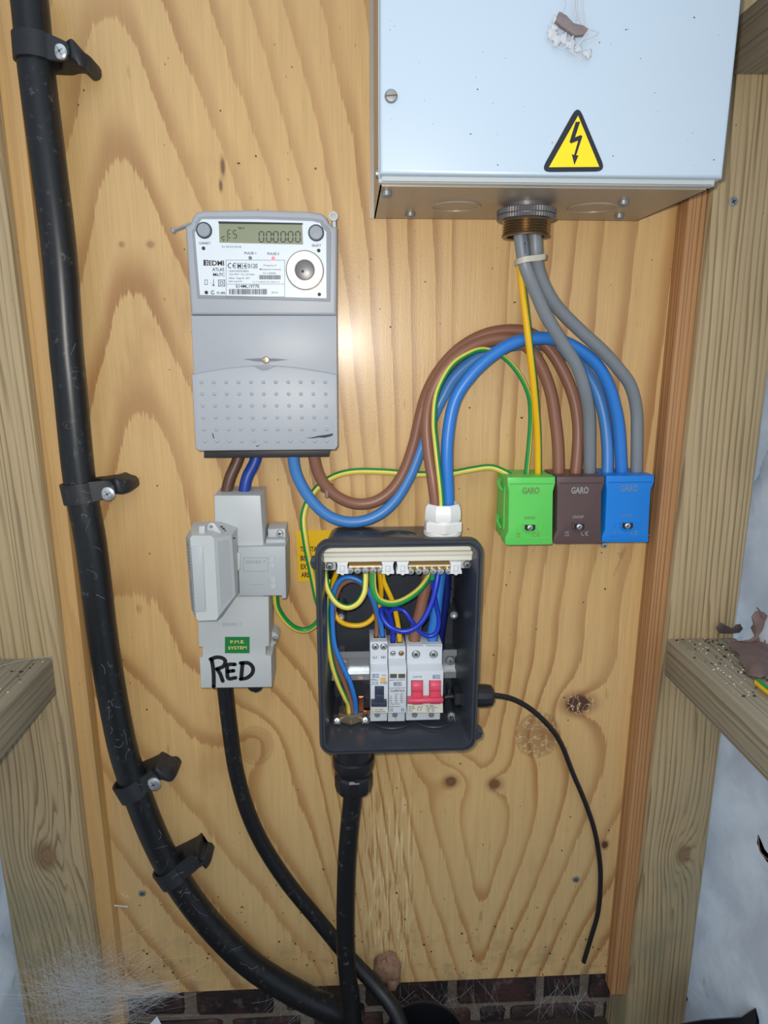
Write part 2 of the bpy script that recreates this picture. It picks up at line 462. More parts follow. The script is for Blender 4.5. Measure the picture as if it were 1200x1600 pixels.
_txt = {}
def text_mesh(s):
    if s not in _txt:
        cu = bpy.data.curves.new('t', 'FONT'); cu.body = s; cu.extrude = 0.02; cu.offset = 0.028 if s in ('GARO', 'EDMI', 'TH', 'STA', 'BS', 'C', 'EXT', 'ARE') else 0.007
        cu.resolution_u = 3
        ob = bpy.data.objects.new('t', cu); COL.objects.link(ob)
        dg = bpy.context.evaluated_depsgraph_get()
        me = bpy.data.meshes.new_from_object(ob.evaluated_get(dg))
        vs = [v.co.copy() for v in me.vertices]; fs = [list(p.vertices) for p in me.polygons]
        bpy.data.objects.remove(ob); bpy.data.curves.remove(cu); bpy.data.meshes.remove(me)
        _txt[s] = (vs, fs)
    return _txt[s]

class MB:
    def __init__(s): s.v, s.f, s.m = [], [], []
    def add(s, vs, fs, m=0):
        o = len(s.v); s.v += [Vector(v) for v in vs]
        for f in fs: s.f.append([i + o for i in f]); s.m.append(m)
        return s
    def frombm(s, bm, m=0):
        bm.verts.ensure_lookup_table(); bm.verts.index_update()
        s.add([v.co.copy() for v in bm.verts], [[v.index for v in f.verts] for f in bm.faces], m); bm.free(); return s
    def prism(s, front, d1, d0, back=None, bev=0.0, seg=2, m=0, allbev=False):
        """outline [(x, z)] at distance d1, running back to d0"""
        back = back or front
        bm = bmesh.new()
        a = [bm.verts.new((x, -d1, z)) for x, z in front]
        b = [bm.verts.new((x, -d0, z)) for x, z in back]
        n = len(a)
        bm.faces.new(a); bm.faces.new(b[::-1])
        for i in range(n): bm.faces.new((a[i], b[i], b[(i + 1) % n], a[(i + 1) % n]))
        bmesh.ops.recalc_face_normals(bm, faces=bm.faces)
        if bev:
            sa = set(a)
            es = [e for e in bm.edges if allbev or (e.verts[0] in sa and e.verts[1] in sa)]
            bmesh.ops.bevel(bm, geom=es, offset=bev, segments=seg, profile=0.5, affect='EDGES', clamp_overlap=True)
        return s.frombm(bm, m)
    def box(s, x0, x1, z0, z1, d0, d1, bev=0.0, m=0, seg=1):
        return s.prism([(x0, z0), (x1, z0), (x1, z1), (x0, z1)], d1, d0, bev=bev, m=m, allbev=True, seg=seg)
    def sideprism(s, prof, x0, x1, bev=0.0, m=0, seg=1):
        """outline [(d, z)] seen from the side, running from x0 to x1"""
        bm = bmesh.new()
        a = [bm.verts.new((x0, -d, z)) for d, z in prof]; b = [bm.verts.new((x1, -d, z)) for d, z in prof]
        n = len(a)
        bm.faces.new(a); bm.faces.new(b[::-1])
        for i in range(n): bm.faces.new((a[i], b[i], b[(i + 1) % n], a[(i + 1) % n]))
        bmesh.ops.recalc_face_normals(bm, faces=bm.faces)
        if bev: bmesh.ops.bevel(bm, geom=list(bm.edges), offset=bev, segments=seg, profile=0.5, affect='EDGES', clamp_overlap=True)
        return s.frombm(bm, m)
    def lathe(s, c, axis, prof, n=20, m=0, up=None):
        """prof [(radius, height along axis)] from point c"""
        c, axis = Vector(c), Vector(axis).normalized()
        u = Vector(up) if up else (Vector((1, 0, 0)) if abs(axis.x) < 0.9 else Vector((0, 0, 1)))
        u = (u - axis * u.dot(axis)).normalized(); w = axis.cross(u)
        vs, fs = [], []
        for r, h in prof:
            for k in range(n):
                a = 2 * math.pi * k / n
                vs.append(c + axis * h + (u * math.cos(a) + w * math.sin(a)) * max(r, 1e-5))
        L = len(prof)
        for j in range(L - 1):
            for k in range(n):
                fs.append([j * n + k, j * n + (k + 1) % n, (j + 1) * n + (k + 1) % n, (j + 1) * n + k])
        fs.append([k for k in range(n)][::-1]); fs.append([(L - 1) * n + k for k in range(n)])
        return s.add(vs, fs, m)
    def tube(s, pts, r, n=10, smooth=6, stripe=None, taper=None, cap=True, sdir=None):
        """stripe = (first angle, last angle) in degrees, measured from the side facing out of the wall, that takes material 1"""
        P = catmull(pts, smooth) if smooth else [Vector(p) for p in pts]
        L = len(P)
        T = [(P[min(i + 1, L - 1)] - P[max(i - 1, 0)]).normalized() for i in range(L)]
        u = Vector((0, -1, 0))
        if abs(T[0].dot(u)) > 0.95: u = Vector((0, 0, 1))
        vs, fs, ms = [], [], []
        for i in range(L):
            u = (u - T[i] * u.dot(T[i])).normalized(); w = T[i].cross(u)
            rr = r if not taper else r * (taper[0] + (taper[1] - taper[0]) * i / (L - 1))
            for k in range(n):
                a = 2 * math.pi * k / n
                vs.append(P[i] + (u * math.cos(a) + w * math.sin(a)) * rr)
        for i in range(L - 1):
            for k in range(n):
                fs.append([i * n + k, i * n + (k + 1) % n, (i + 1) * n + (k + 1) % n, (i + 1) * n + k])
                mi = 0
                if stripe:
                    a = (360.0 * (k + 0.5) / n - stripe[0]) % 360.0
                    mi = 1 if a < (stripe[1] - stripe[0]) else 0
                if sdir:
                    a = 2 * math.pi * (k + .5) / n
                    nn = ((vs[i * n + k] + vs[i * n + (k + 1) % n]) / 2 - P[i]).normalized()
                    mi = 1 if nn.dot(Vector(sdir).normalized()) > 0.15 else 0
                ms.append(mi)
        if cap:
            fs.append([k for k in range(n)][::-1]); ms.append(0)
            fs.append([(L - 1) * n + k for k in range(n)]); ms.append(0)
        o = len(s.v); s.v += vs
        for f, mi in zip(fs, ms): s.f.append([q + o for q in f]); s.m.append(mi)
        return s
    def ring(s, c, axis, R, r, n=24, k=6, m=0):
        """a torus"""
        c, axis = Vector(c), Vector(axis).normalized()
        u = Vector((1, 0, 0)) if abs(axis.x) < 0.9 else Vector((0, 0, 1))
        u = (u - axis * u.dot(axis)).normalized(); w = axis.cross(u)
        vs, fs = [], []
        for i in range(n):
            a = 2 * math.pi * i / n; e = u * math.cos(a) + w * math.sin(a)
            for j in range(k):
                b = 2 * math.pi * j / k
                vs.append(c + e * (R + r * math.cos(b)) + axis * r * math.sin(b))
        for i in range(n):
            for j in range(k):
                fs.append([i * k + j, ((i + 1) % n) * k + j, ((i + 1) % n) * k + (j + 1) % k, i * k + (j + 1) % k])
        return s.add(vs, fs, m)
    def loft(s, loops, cap0=True, cap1=True, m=0):
        """loops of equal length, each a list of world points"""
        n = len(loops[0]); vs = [p for l in loops for p in l]; fs = []
        for j in range(len(loops) - 1):
            for k in range(n): fs.append([j * n + k, j * n + (k + 1) % n, (j + 1) * n + (k + 1) % n, (j + 1) * n + k])
        if cap0: fs.append(list(range(n))[::-1])
        if cap1: fs.append([(len(loops) - 1) * n + k for k in range(n)])
        return s.add(vs, fs, m)
    def text(s, string, px, py, d, h, w=None, rot=0.0, m=0, thick=0.00012, lean=0.0):
        """lettering centred on the pixel (px, py) at distance d; h, w in pixels"""
        vs, fs = text_mesh(string)
        x0, x1 = min(v.x for v in vs), max(v.x for v in vs); y0, y1 = min(v.y for v in vs), max(v.y for v in vs)
        k = mpp(px, py, d)
        sy = h * k / (y1 - y0); sx = (w * k / (x1 - x0)) if w else sy
        cx, cz = at(px, py, d)
        ca, sa = math.cos(rot), math.sin(rot)
        out = []
        for v in vs:
            a, b = (v.x - (x0 + x1) / 2) * sx, (v.y - (y0 + y1) / 2) * sy
            a += b * lean
            out.append((cx + a * ca - b * sa, -(d + (thick if v.z > 0 else -0.0001)), cz + a * sa + b * ca))
        return s.add(out, fs, m)
    def rectpx(s, x0, y0, x1, y1, d, thick=0.0002, m=0, depth0=None):
        return s.prism(O([(x0, y1), (x1, y1), (x1, y0), (x0, y0)], d), d + thick, d - 0.0001 if depth0 is None else depth0, m=m)
    def build(s, name, mats, parent=None, org=(0, 0, 0), angle=38, loc=None):
        org = Vector(org)
        me = bpy.data.meshes.new(name)
        me.from_pydata([v - org for v in s.v], [], s.f)
        for mm in (mats if isinstance(mats, (list, tuple)) else [mats]): me.materials.append(M[mm])
        bm = bmesh.new(); bm.from_mesh(me)
        bm.faces.ensure_lookup_table()
        for f, mi in zip(bm.faces, s.m): f.material_index = mi
        bmesh.ops.recalc_face_normals(bm, faces=bm.faces)
        bm.to_mesh(me); bm.free()
        me.shade_smooth()
        if angle: me.set_sharp_from_angle(angle=math.radians(angle))
        ob = bpy.data.objects.new(name, me); COL.objects.link(ob)
        if parent is not None: ob.parent = parent
        else: ob.location = org
        return ob

def tag(o, label=None, cat=None, group=None, kind=None):
    if label: o['label'] = label
    if cat: o['category'] = cat
    if group: o['group'] = group
    if kind: o['kind'] = kind
    return o
def thing(name, loc, label, cat, group=None):
    o = bpy.data.objects.new(name, None); COL.objects.link(o)
    o.empty_display_size = 0.02; o.location = loc
    return tag(o, label, cat, group)
class T:
    """a thing with parts: T.part('lid', mb, 'white')"""
    def __init__(s, name, px, py, d, label, cat, group=None):
        s.org = W(px, py, d); s.o = thing(name, s.org, label, cat, group)
    def part(s, name, mb, mats, parent=None, label=None, kind=None, angle=38):
        o = mb.build(name, mats, parent or s.o, s.org, angle)
        if label: o['label'] = label
        if kind: o['kind'] = kind
        return o
def solo(name, mb, mats, org, label, cat, group=None, kind=None, angle=38):
    return tag(mb.build(name, mats, None, org, angle), label, cat, group, kind)
def structure(name, mb, mats, org, label=None, parent=None, angle=38):
    o = mb.build(name, mats, parent, org, angle)
    if parent is None:
        o['kind'] = 'structure'
        if label: o['label'] = label
    return o

def screw_head(mb, c, axis, r, h=0.0015, m=0, slot='+', mdark=1, up=(0, 0, 1), ang=0.5):
    """a domed screw head with a recess"""
    c, axis = Vector(c), Vector(axis).normalized()
    mb.lathe(c, axis, [(r, -0.001), (r, h * 0.5), (r * 0.8, h * 0.9), (r * 0.4, h), (0.0001, h * 1.02)], 18, m)
    u = Vector(up); u = (u - axis * u.dot(axis)).normalized(); w = axis.cross(u)
    for q in ((0, math.pi / 2) if slot == '+' else (0,)):
        a = ang + q
        e = u * math.cos(a) + w * math.sin(a); f = axis.cross(e)
        L, t = r * (0.55 if slot == '+' else 0.97), r * 0.11
        p = [c + e * L * i + f * t * j + axis * k for k in (h * 0.3, h * 1.06) for i, j in ((-1, -1), (1, -1), (1, 1), (-1, 1))]
        mb.add(p, [[0, 1, 2, 3], [4, 5, 6, 7], [0, 1, 5, 4], [1, 2, 6, 5], [2, 3, 7, 6], [3, 0, 4, 7]], mdark)

OUT = (0, -1, 0)
random.seed(7)

# ------------------------------------------------------------------ the shed: plywood back, battens, posts, noggins, membrane, brick base, floor
XL, XR = at(45, 600, .03)[0], 0.3395           # inner edges of the two corner posts
BOT = 0.115
mb = MB(); mb.box(-0.335, 0.36, BOT, 1.75, -0.012, 0.0)
structure('wall_back', mb, 'ply', (0, 0, BOT), 'varnished softwood plywood back board with brown arched grain and dark knots')

def board(name, pts_f, d1, d0, mat, label, bev=0.0015):
    mb = MB(); mb.prism(pts_f, d1, d0, bev=bev, seg=2)
    return structure(name, mb, mat, (pts_f[0][0], -d0, pts_f[0][1]), label)
zt = 1.75
bxl = at(122, 950, .017)[0]
board('trim_1', [(XL - 0.002, 0.08), (bxl, 0.08), (bxl, zt), (XL - 0.002, zt)], 0.017, 0.0, 'batten_l', 'pale yellow pine batten beside the left corner post')
bx0, bx1 = at(1058, 500, .022)[0], XR
board('trim_2', [(bx0, 0.105), (bx1, 0.105), (bx1, at(600, 345, 0)[1] + .4), (bx0, at(600, 345, 0)[1] + .4)], 0.022, 0.0, 'batten_r', 'orange brown pine batten beside the right corner post')
pr = at(1150, 980, .03)[0]; pl = at(20, 1400, .03)[0]
pl = XL - 0.095
board('trim_3', [(pl, 0.0), (XL, 0.0), (XL, zt), (pl, zt)], 0.030, -0.03, 'post', 'tan ridged sawn timber post in the left corner', 0.004)
board('trim_4', [(XR, 0.0), (pr, 0.0), (pr, zt), (XR, zt)], 0.030, -0.03, 'post', 'tan ridged sawn timber post in the right corner', 0.004)
# noggins run from the posts towards the viewer
nz1 = at(1045, 997, .03)[1]; nz0 = at(1038, 1054, .03)[1]
mb = MB(); mb.box(XR + 0.001, pr, nz0, nz1, 0.030, 0.62, bev=0.003, seg=2)
structure('trim_5', mb, 'noggin', (XR, -.03, nz0), 'greyish weathered rail with dusty top meeting the right post')
lz1 = at(83, 1027, .03)[1]; lz0 = at(89, 1084, .03)[1]; lxe = at(84, 1040, .03)[0]
mb = MB(); mb.box(pl, lxe, lz0, lz1, 0.030, 0.62, bev=0.002, seg=2)
structure('trim_6', mb, 'noggin', (lxe, -.03, lz0), 'greyish weathered rail with dusty top meeting the left post')
tz0 = at(1165, 118, .03)[1]
mb = MB(); mb.box(XR + 0.003, pr, tz0, tz0 + 0.045, 0.030, 0.62, bev=0.003, seg=2)
structure('trim_7', mb, 'noggin', (XR, -.03, tz0), 'shadowed grey rail high beside the white cabinet')

# breather membrane behind the posts on both sides, softly creased
def sheet(xb, sgn, seedv):
    rnd = random.Random(seedv)
    ny, nz = 60, 90
    y0, y1, z0, z1 = -0.62, 0.03, 0.0, 1.4
    cre = [(rnd.uniform(0, 1.3), rnd.uniform(0.6, 1.4), rnd.uniform(0.008, 0.022), rnd.uniform(0.02, 0.05)) for _ in range(18)]
    vs, fs = [], []
    for j in range(nz + 1):
        z = z0 + (z1 - z0) * j / nz
        for i in range(ny + 1):
            y = y0 + (y1 - y0) * i / ny
            h = 0
            for (c, sl, a, wd) in cre:
                t = ((z + y * sl) - c + 0.35) / wd
                h += a * math.exp(-t * t) * math.tanh(t * 1.5 + 0.4)
            h += 0.002 * math.sin(17 * y + 9 * z)
            vs.append((xb + sgn * (0.012 + h), y, z))
    for j in range(nz):
        for i in range(ny):
            a = j * (ny + 1) + i
            fs.append([a, a + 1, a + ny + 2, a + ny + 1])
    mb = MB(); mb.add(vs, fs); return mb
structure('wall_right', sheet(pr, 1, 3), 'membrane', (pr, 0, 0), 'creased white breather membrane on the right side', angle=80)
structure('wall_left', sheet(pl, -1, 9), 'membrane', (pl, 0, 0), 'creased white breather membrane on the left side', angle=80)

# brick plinth under the plywood: mortar bed with single bricks proud of it
mb = MB(); mb.box(-0.45, 0.45, 0.0, 0.135, -0.075, -0.031)
base = structure('wall_base', mb, 'mortar', (0, .03, 0), 'rough mortar and dark brick plinth below the plywood')
rowA0, rowA1 = at(800, 1562, -.028)[1], 0.134
for row in range(2):
    if row == 0:
        za, zb = rowA0, rowA1
        edges = [(60, 150), (168, 284), (306, 426), (447, 556), (572, 700), (716, 838), (852, 908), (922, 964)]
        pyr = 1540
    else:
        za, zb = 0.0, rowA0 - 0.013
        edges = [(100, 220), (240, 345), (362, 470), (490, 600), (622, 735), (752, 790), (800, 930), (945, 1010)]
        pyr = 1590
    for (a, b) in edges:
        xa, xb = at(a, pyr, -.025)[0], at(b, pyr, -.025)[0]
        mb = MB(); mb.box(xa, xb, za, zb, -0.06, -0.025 + random.uniform(-.003, .002), bev=0.004, seg=2)
        # knocked corners
        for v in mb.v:
            v += Vector((random.uniform(-1, 1), random.uniform(-.6, .6), random.uniform(-1, 1))) * 0.0018
        structure('brick', mb, 'brick', (0, .03, 0), parent=base)

mb = MB()
n = 24
vs, fs = [], []
for j in range(n + 1):
    for i in range(n + 1):
        vs.append((-0.55 + 1.1 * i / n, -3.2 + 3.26 * j / n, 0.012 + random.uniform(-.008, .008)))
for j in range(n):
    for i in range(n):
        a = j * (n + 1) + i; fs.append([a, a + 1, a + n + 2, a + n + 1])
k = len(vs)
vs += [(-0.55, -3.2, -0.05), (0.55, -3.2, -0.05), (0.55, 0.06, -0.05), (-0.55, 0.06, -0.05)]; fs.append([k + 3, k + 2, k + 1, k])
mb.add(vs, fs)
structure('floor', mb, 'soil', (0, 0, 0), 'dark soil floor', angle=80)

# ------------------------------------------------------------------ white steel cabinet, top right
CD = 0.146
bl_, br_ = 0.0237, 0.2835
cz0 = 1.0210
t = T('steel_cabinet', 850, 335, 0, 'white painted steel cabinet with warning triangle above the grey cables', 'cabinet')
lb = at(595, 272, CD + .006)[1]                # lower edge of the lid
mb = MB()
ctop = 1.42
# body: a shell with a flange, open towards the lid
mb.box(bl_ + .001, br_ - .001, cz0, cz0 + 0.0012, 0.0, CD - .012)
mb.box(bl_ + .001, bl_ + .0022, cz0, ctop, 0.0, CD - .012)
mb.box(br_ - .0022, br_ - .001, cz0, ctop, 0.0, CD - .012)
mb.box(bl_ + .001, br_ - .001, ctop - .0012, ctop, 0.0, CD - .012)
mb.box(bl_ - .003, br_ - .001, cz0, ctop, 0.0, 0.0015)
t.part('body', mb, 'galv', label='dull bare metal underside and sides')
mb = MB()
mb.box(bl_ - .0005, br_, cz0 + .0008, cz0 + .0042, CD - .012, CD - .004, bev=.0006)
mb.box(bl_ - .0005, bl_ + .003, cz0 + .0042, ctop, CD - .012, CD - .004)
mb.box(br_ - .003, br_, cz0 + .0042, ctop, CD - .012, CD - .004)
t.part('rim', mb, 'white_edge')
mb = MB()
mb.prism([(bl_, lb), (br_ + .001, lb), (br_ + .001, ctop), (bl_, ctop)], CD + .006, CD - .008, bev=.0028, seg=3)
lid = t.part('lid', mb, 'white_paint')
mb = MB(); mb.box(bl_ + .002, br_ - .002, lb - .003, lb + .002, CD - .011, CD - .001)
t.part('lid_lip', mb, 'white_edge')
mb = MB()
c = W(611, 151, CD + .006); screw_head(mb, c, OUT, mpp(611, 151, CD) * 10, 0.0025, slot='-', ang=math.radians(95))
t.part('lid_screw', mb, ['dull_steel', 'bronze'], lid, label='slotted nickel screw')
for px, py, dd in ((641, 330, .03), (968, 333, .03), (604, 298, .115), (975, 309, .09)):
    mb = MB(); x, _ = at(px, py, dd); dd2 = dd
    mb.lathe((x, -dd, cz0), (0, 0, -1), [(.0045, 0), (.0045, .003), (.003, .0045), (.0001, .005)], 12)
    t.part('bolt', mb, 'dull_steel')
for px in (712, 925):
    x, _ = at(px, 320, .06)
    mb = MB(); mb.ring((x, -.062, cz0), (0, 0, 1), .021, .0012, 32, 5)
    t.part('knockout', mb, 'galv')
mb = MB(); c = W(590, 272, .10); mb.lathe((bl_ + .001, -.125, cz0 + .011), (-1, 0, 0), [(.004, 0), (.004, .003), (.0001, .004)], 12)
t.part('bolt', mb, 'dull_steel')

# warning triangle on the lid
t = T('warning_sign', 895, 268, CD + .006, 'yellow triangular electric shock warning sticker on the white cabinet', 'sign')
dd = CD + .0062
def rounded(pts, r, n=5):
    out = []
    L = len(pts)
    for i in range(L):
        p, a, b = Vector(pts[i]), Vector(pts[i - 1]), Vector(pts[(i + 1) % L])
        u, w = (a - p).normalized(), (b - p).normalized()
        for k in range(n + 1):
            s = k / n
            q = p + u * r * (1 - s) ** 2 + w * r * s ** 2
            out.append((q.x, q.y))
    return out
tri = O([(903, 163), (844, 269), (947, 268)], dd)
mb = MB(); mb.prism(rounded(tri, .008), dd + .0003, dd - .0003); t.part('border', mb, 'warn_black')
mb = MB(); mb.prism(O([(903, 181), (857.5, 261.5), (936, 261)], dd), dd + .0005, dd); t.part('panel', mb, 'warn_yellow')
mb = MB()
mb.prism(O([(899, 191), (889.5, 222), (892, 224.5), (903, 220), (896.5, 243), (899.5, 244), (909.5, 213.5), (907, 211.5), (898, 215), (906, 190.5)], dd), dd + .0008, dd)
mb.prism(O([(893, 241), (897.5, 243.5), (903.5, 243), (897, 258)], dd), dd + .0008, dd)
t.part('lightning_bolt', mb, 'warn_black')

# cobweb clump with a husk hanging on the lid
t = T('cobweb_clump', 890, 88, CD + .007, 'white cobweb clump holding a brown husk on the white cabinet', 'cobweb')
d0 = CD + .007
rnd = random.Random(4)
mb = MB()
hp = O([(874, 18), (868, 33), (876, 41), (890, 50), (897, 56), (912, 55), (919, 45), (912, 40), (896, 36), (885, 24)], d0 + .004)
mb.prism(hp, d0 + .005, d0 + .001, bev=.001)
t.part('husk', mb, 'husk')
for c, r in (((862, 52), 8), ((870, 62), 9), ((880, 60), 8), ((866, 44), 6), ((892, 70), 8), ((868, 30), 5), ((918, 84), 7), ((904, 76), 6)):
    mb = MB(); q = W(c[0], c[1], d0 + .002); R = r * mpp(*c, d0)
    ph = [rnd.uniform(0, 6) for _ in range(4)]
    vs, fs = [], []
    for j in range(7):
        th = math.pi * j / 6
        for i in range(12):
            a = 2 * math.pi * i / 12
            k = 1 + .28 * math.sin(3 * a + ph[0]) * math.sin(th) + .2 * math.sin(5 * a + ph[1] + 2 * th)
            vs.append(q + Vector((R * k * math.sin(th) * math.cos(a), -R * .35 * math.cos(th), R * k * math.sin(th) * math.sin(a))))
    for j in range(6):
        for i in range(12): fs.append([j * 12 + i, j * 12 + (i + 1) % 12, (j + 1) * 12 + (i + 1) % 12, (j + 1) * 12 + i])
    mb.add(vs, fs); t.part('tuft', mb, 'fluff', angle=80)
for path, r in (([(900, -12), (902, 20), (910, 38), (919, 46), (912, 60), (898, 76)], 1.4), ([(909, -12), (911, 22), (916, 38), (919, 46)], 1.3), ([(899, -12), (898, 10), (901, 32)], 1.1), ([(882, -12), (883, 8), (878, 20)], 1.2),
                ([(890, 78), (902, 88), (910, 94)], 1.6), ([(912, 62), (926, 57), (935, 51), (922, 46)], 1.2), ([(896, 54), (893, 66), (892, 76)], 1.5), ([(870, 74), (880, 76), (890, 70)], 1.1)):
    mb = MB(); mb.tube([W(a, b, d0 + .003) for a, b in path], r * .45e-3, 6, 4); t.part('thread', mb, 'fluff')

# brass gland under the cabinet
gx, _ = at(823, 318, .07)
t = T('brass_gland', 823, 340, .07, 'brass threaded gland with grey lock ring under the white cabinet', 'cable gland')
gz = cz0
t.org = Vector((gx, -.07, gz)); t.o.location = t.org
k = mpp(823, 320, .07)
mb = MB(); mb.lathe((gx, -.07, gz + .001), (0, 0, -1), [(34 * k, 0), (34 * k, .004), (30 * k, .0042)], 32); t.part('collar', mb, 'lockring')
mb = MB()
prof = []
N = 132
for h, R in ((.004, 43.5), (.0045, 45.5), (.0085, 45.5), (.0088, 43), (.0094, 43), (.0096, 45), (.0125, 45), (.013, 40)):
    prof.append((R * k, h))
mb.lathe((gx, -.07, gz), (0, 0, -1), prof, N)
for v in mb.v:
    p = Vector((v.x - gx, v.y + .07)); 
    if p.length > 44 * k:
        a = round((math.atan2(p.y, p.x) % (2 * math.pi)) / (2 * math.pi) * N)
        if a % 2: v.x = gx + p.x * .975; v.y = -.07 + p.y * .975
t.part('lock_ring', mb, 'lockring', angle=25)
mb = MB()
prof = [(36 * k, .010)]
for i in range(5):
    prof += [(36 * k, .0132 + i * .0022), (34 * k, .0143 + i * .0022)]
prof += [(36.5 * k, .0245), (36.5 * k, .0262), (29 * k, .0262), (29 * k, .012)]
mb.lathe((gx, -.07, gz), (0, 0, -1), prof, 40)
t.part('threaded_bush', mb, 'bronze', angle=60)

# ------------------------------------------------------------------ electricity meter
t = T('electricity_meter', 415, 712, 0, 'grey electricity meter with green display and dimpled lower cover', 'meter')
mb = MB(); mb.prism(O([(318, 704), (516, 700), (514, 714), (318, 716)], .030), .030, .002, bev=.002)
t.part('terminal_base', mb, 'meter_dark', label='black base lip below the cover')
FD = .056
mb = MB()
top = [(289, 353), (297, 349), (300, 340), (307, 331), (320, 329), (400, 327.5), (480, 330), (502, 333), (510, 339), (514, 348), (519, 353), (527, 355), (526, 493), (298, 492)]
mb.prism(O(top, FD), FD, .004, bev=.003, seg=3)
body = t.part('upper_housing', mb, 'meter')
mb = MB()
arc = [(304 + (526 - 304) * i / 16.0, 581 - 13 * math.sin(math.pi * i / 16.0)) for i in range(17)]
mb.prism(O([(298, 493)] + [(526, 493)] + arc[::-1][0:0] + [(527, 590), (303, 590)], FD), FD, .004, bev=.0008)
t.part('middle_panel', mb, 'meter')
mb = MB()
arc2 = [(299 + (527 - 299) * i / 18.0, 585 - 14 * math.sin(math.pi * i / 18.0)) for i in range(19)]
LD = .060
mb.prism(O(arc2 + [(528, 697), (524, 703), (310, 705), (305, 701)], LD), LD, .004, bev=.002, seg=2)
low = t.part('terminal_cover', mb, 'meter')
mb = MB()
for r in range(6):
    for c in range(11):
        x = 314.6 + r * 1.05 + c * (193.7 - r * .5) / 10.0
        y = 597 + r * 18.4
        q = W(x, y, LD); R = 3.0 * mpp(x, y, LD)
        mb.lathe(q, OUT, [(R, -.0002), (R * .9, .0006), (R * .55, .0011), (R * .1, .0013)], 10)
t.part('dimples', mb, 'meter', low, kind='stuff', angle=80)
# thumb scoop, screw and its slot
mb = MB(); mb.prism(O([(396 + 34 * i / 10.0, 571.5 + 7.5 * math.sin(math.pi * i / 10.0)) for i in range(11)], LD), LD + .0004, LD - .001, bev=.0003)
t.part('thumb_scoop', mb, 'button', low)
mb = MB(); mb.prism(O([(380, 561), (405, 559.8), (428, 560), (451, 562), (430, 564.5), (415, 565.5), (398, 564.5)], FD), FD + .0003, FD - .001)
t.part('screw_slot', mb, 'ink_grey')
mb = MB(); screw_head(mb, W(415.5, 562.5, FD), OUT, 5.6 * mpp(415, 562, FD), .002, slot='-', ang=math.radians(82))
t.part('cover_screw', mb, ['nickel', 'bronze'])
# face
mb = MB()
bez = [(300, 360), (304, 356), (307, 346), (311, 340), (322, 338), (400, 338), (490, 341), (504, 344), (507, 350), (513, 355), (517, 363), (516, 471), (309, 466)]
mb.prism(O(bez, FD), FD + .0008, FD - .002, bev=.0006)
t.part('bezel', mb, 'button')
mb = MB()
pl_ = [(305, 364), (310, 357), (312, 348), (316, 343), (400, 343), (488, 346), (500, 349), (504, 357), (510, 363), (510, 466), (313, 461)]
mb.prism(O(pl_, FD), FD + .0014, FD)
face = t.part('face_plate', mb, 'face')
f1 = FD + .0015
mb = MB(); mb.prism(O([(342, 347.5), (472, 350), (473.5, 382), (343, 379)], f1), f1 + .0002, f1 - .001); lcd = t.part('display', mb, 'lcd', face)
mb = MB(); mb.prism(O([(341, 346), (473, 348.6), (473, 351), (342, 349.5)], f1), f1 + .0006, f1 - .001); t.part('display_hood', mb, 'ink', face)
f2 = f1 + .0003
SEG = {'0': 'abcdef', 'E': 'adefg', 'S': 'acdfg', 'r': 'eg'}
def seg7(mb, ch, cx, cy, w, h, s=1.1, lean=-.05):
    P = {'a': ((-1, -1), (1, -1)), 'b': ((1, -1), (1, 0)), 'c': ((1, 0), (1, 1)), 'd': ((-1, 1), (1, 1)), 'e': ((-1, 0), (-1, 1)), 'f': ((-1, -1), (-1, 0)), 'g': ((-1, 0), (1, 0))}
    for q in SEG[ch]:
        (x0, y0), (x1, y1) = P[q]
        g = .12
        ax, ay, bx, by = cx + x0 * w / 2, cy + y0 * h / 2, cx + x1 * w / 2, cy + y1 * h / 2
        dx, dy = bx - ax, by - ay; L = math.hypot(dx, dy); dx, dy = dx / L, dy / L
        ax, ay, bx, by = ax + dx * L * g, ay + dy * L * g, bx - dx * L * g, by - dy * L * g
        nx, ny = -dy * s / 2, dx * s / 2
        mb.prism(O([(ax + nx, ay + ny), (bx + nx, by + ny), (bx - nx, by - ny), (ax - nx, ay - ny)], f2), f2 + .0001, f2 - .0001)
for i, xx in enumerate((408.5, 420, 431, 442.5, 454, 465.5)):
    mb = MB(); seg7(mb, '0', xx, 370, 7.0, 16, 1.5); t.part('digit', mb, 'ink', lcd)
for xx in (425.5, 448.3):
    mb = MB()
    for yy in (366, 374): mb.rectpx(xx - .7, yy - .8, xx + .7, yy + .8, f2)
    t.part('colon', mb, 'ink', lcd)
for ch, xx, hh, yy in (('r', 349, 7, 370), ('E', 358, 12, 365.5), ('S', 367, 12, 366)):
    mb = MB(); seg7(mb, ch, xx, yy, 5.0, hh, 1.2); t.part('digit', mb, 'ink', lcd)
mb = MB(); mb.text('Set A', 377, 356, f2, 3.6, 9.5)
for xx in (349.5, 355.5): mb.prism(O([(xx - 1.3, 374), (xx + 1.3, 374), (xx, 377)], f2), f2 + .0001, f2)
t.part('display_small_print', mb, 'ink', lcd, kind='stuff')
for px, py in ((319, 360), (494, 364)):
    q = W(px, py, f1); R = mpp(px, py, f1)
    mb = MB(); mb.lathe(q, OUT, [(12.5 * R, -.001), (12.5 * R, .0006), (11.5 * R, .0012)], 28); rg = t.part('button_ring', mb, 'toggle', face)
    mb = MB(); mb.lathe(q, OUT, [(10.3 * R, 0), (10.3 * R, .002), (9.4 * R, .0028), (.0001, .003)], 28); t.part('push_button', mb, 'button', face)
def dot(px, py, r, mat, name='screw_dot', d=f1):
    mb = MB(); q = W(px, py, d); mb.lathe(q, OUT, [(r * mpp(px, py, d), -.0002), (r * mpp(px, py, d), .0002), (.0001, .0003)], 14); return t.part(name, mb, mat, face)
for px, py in ((318, 388), (498, 391.5), (322.5, 457), (499, 460)): dot(px, py, 2.8, 'ink')
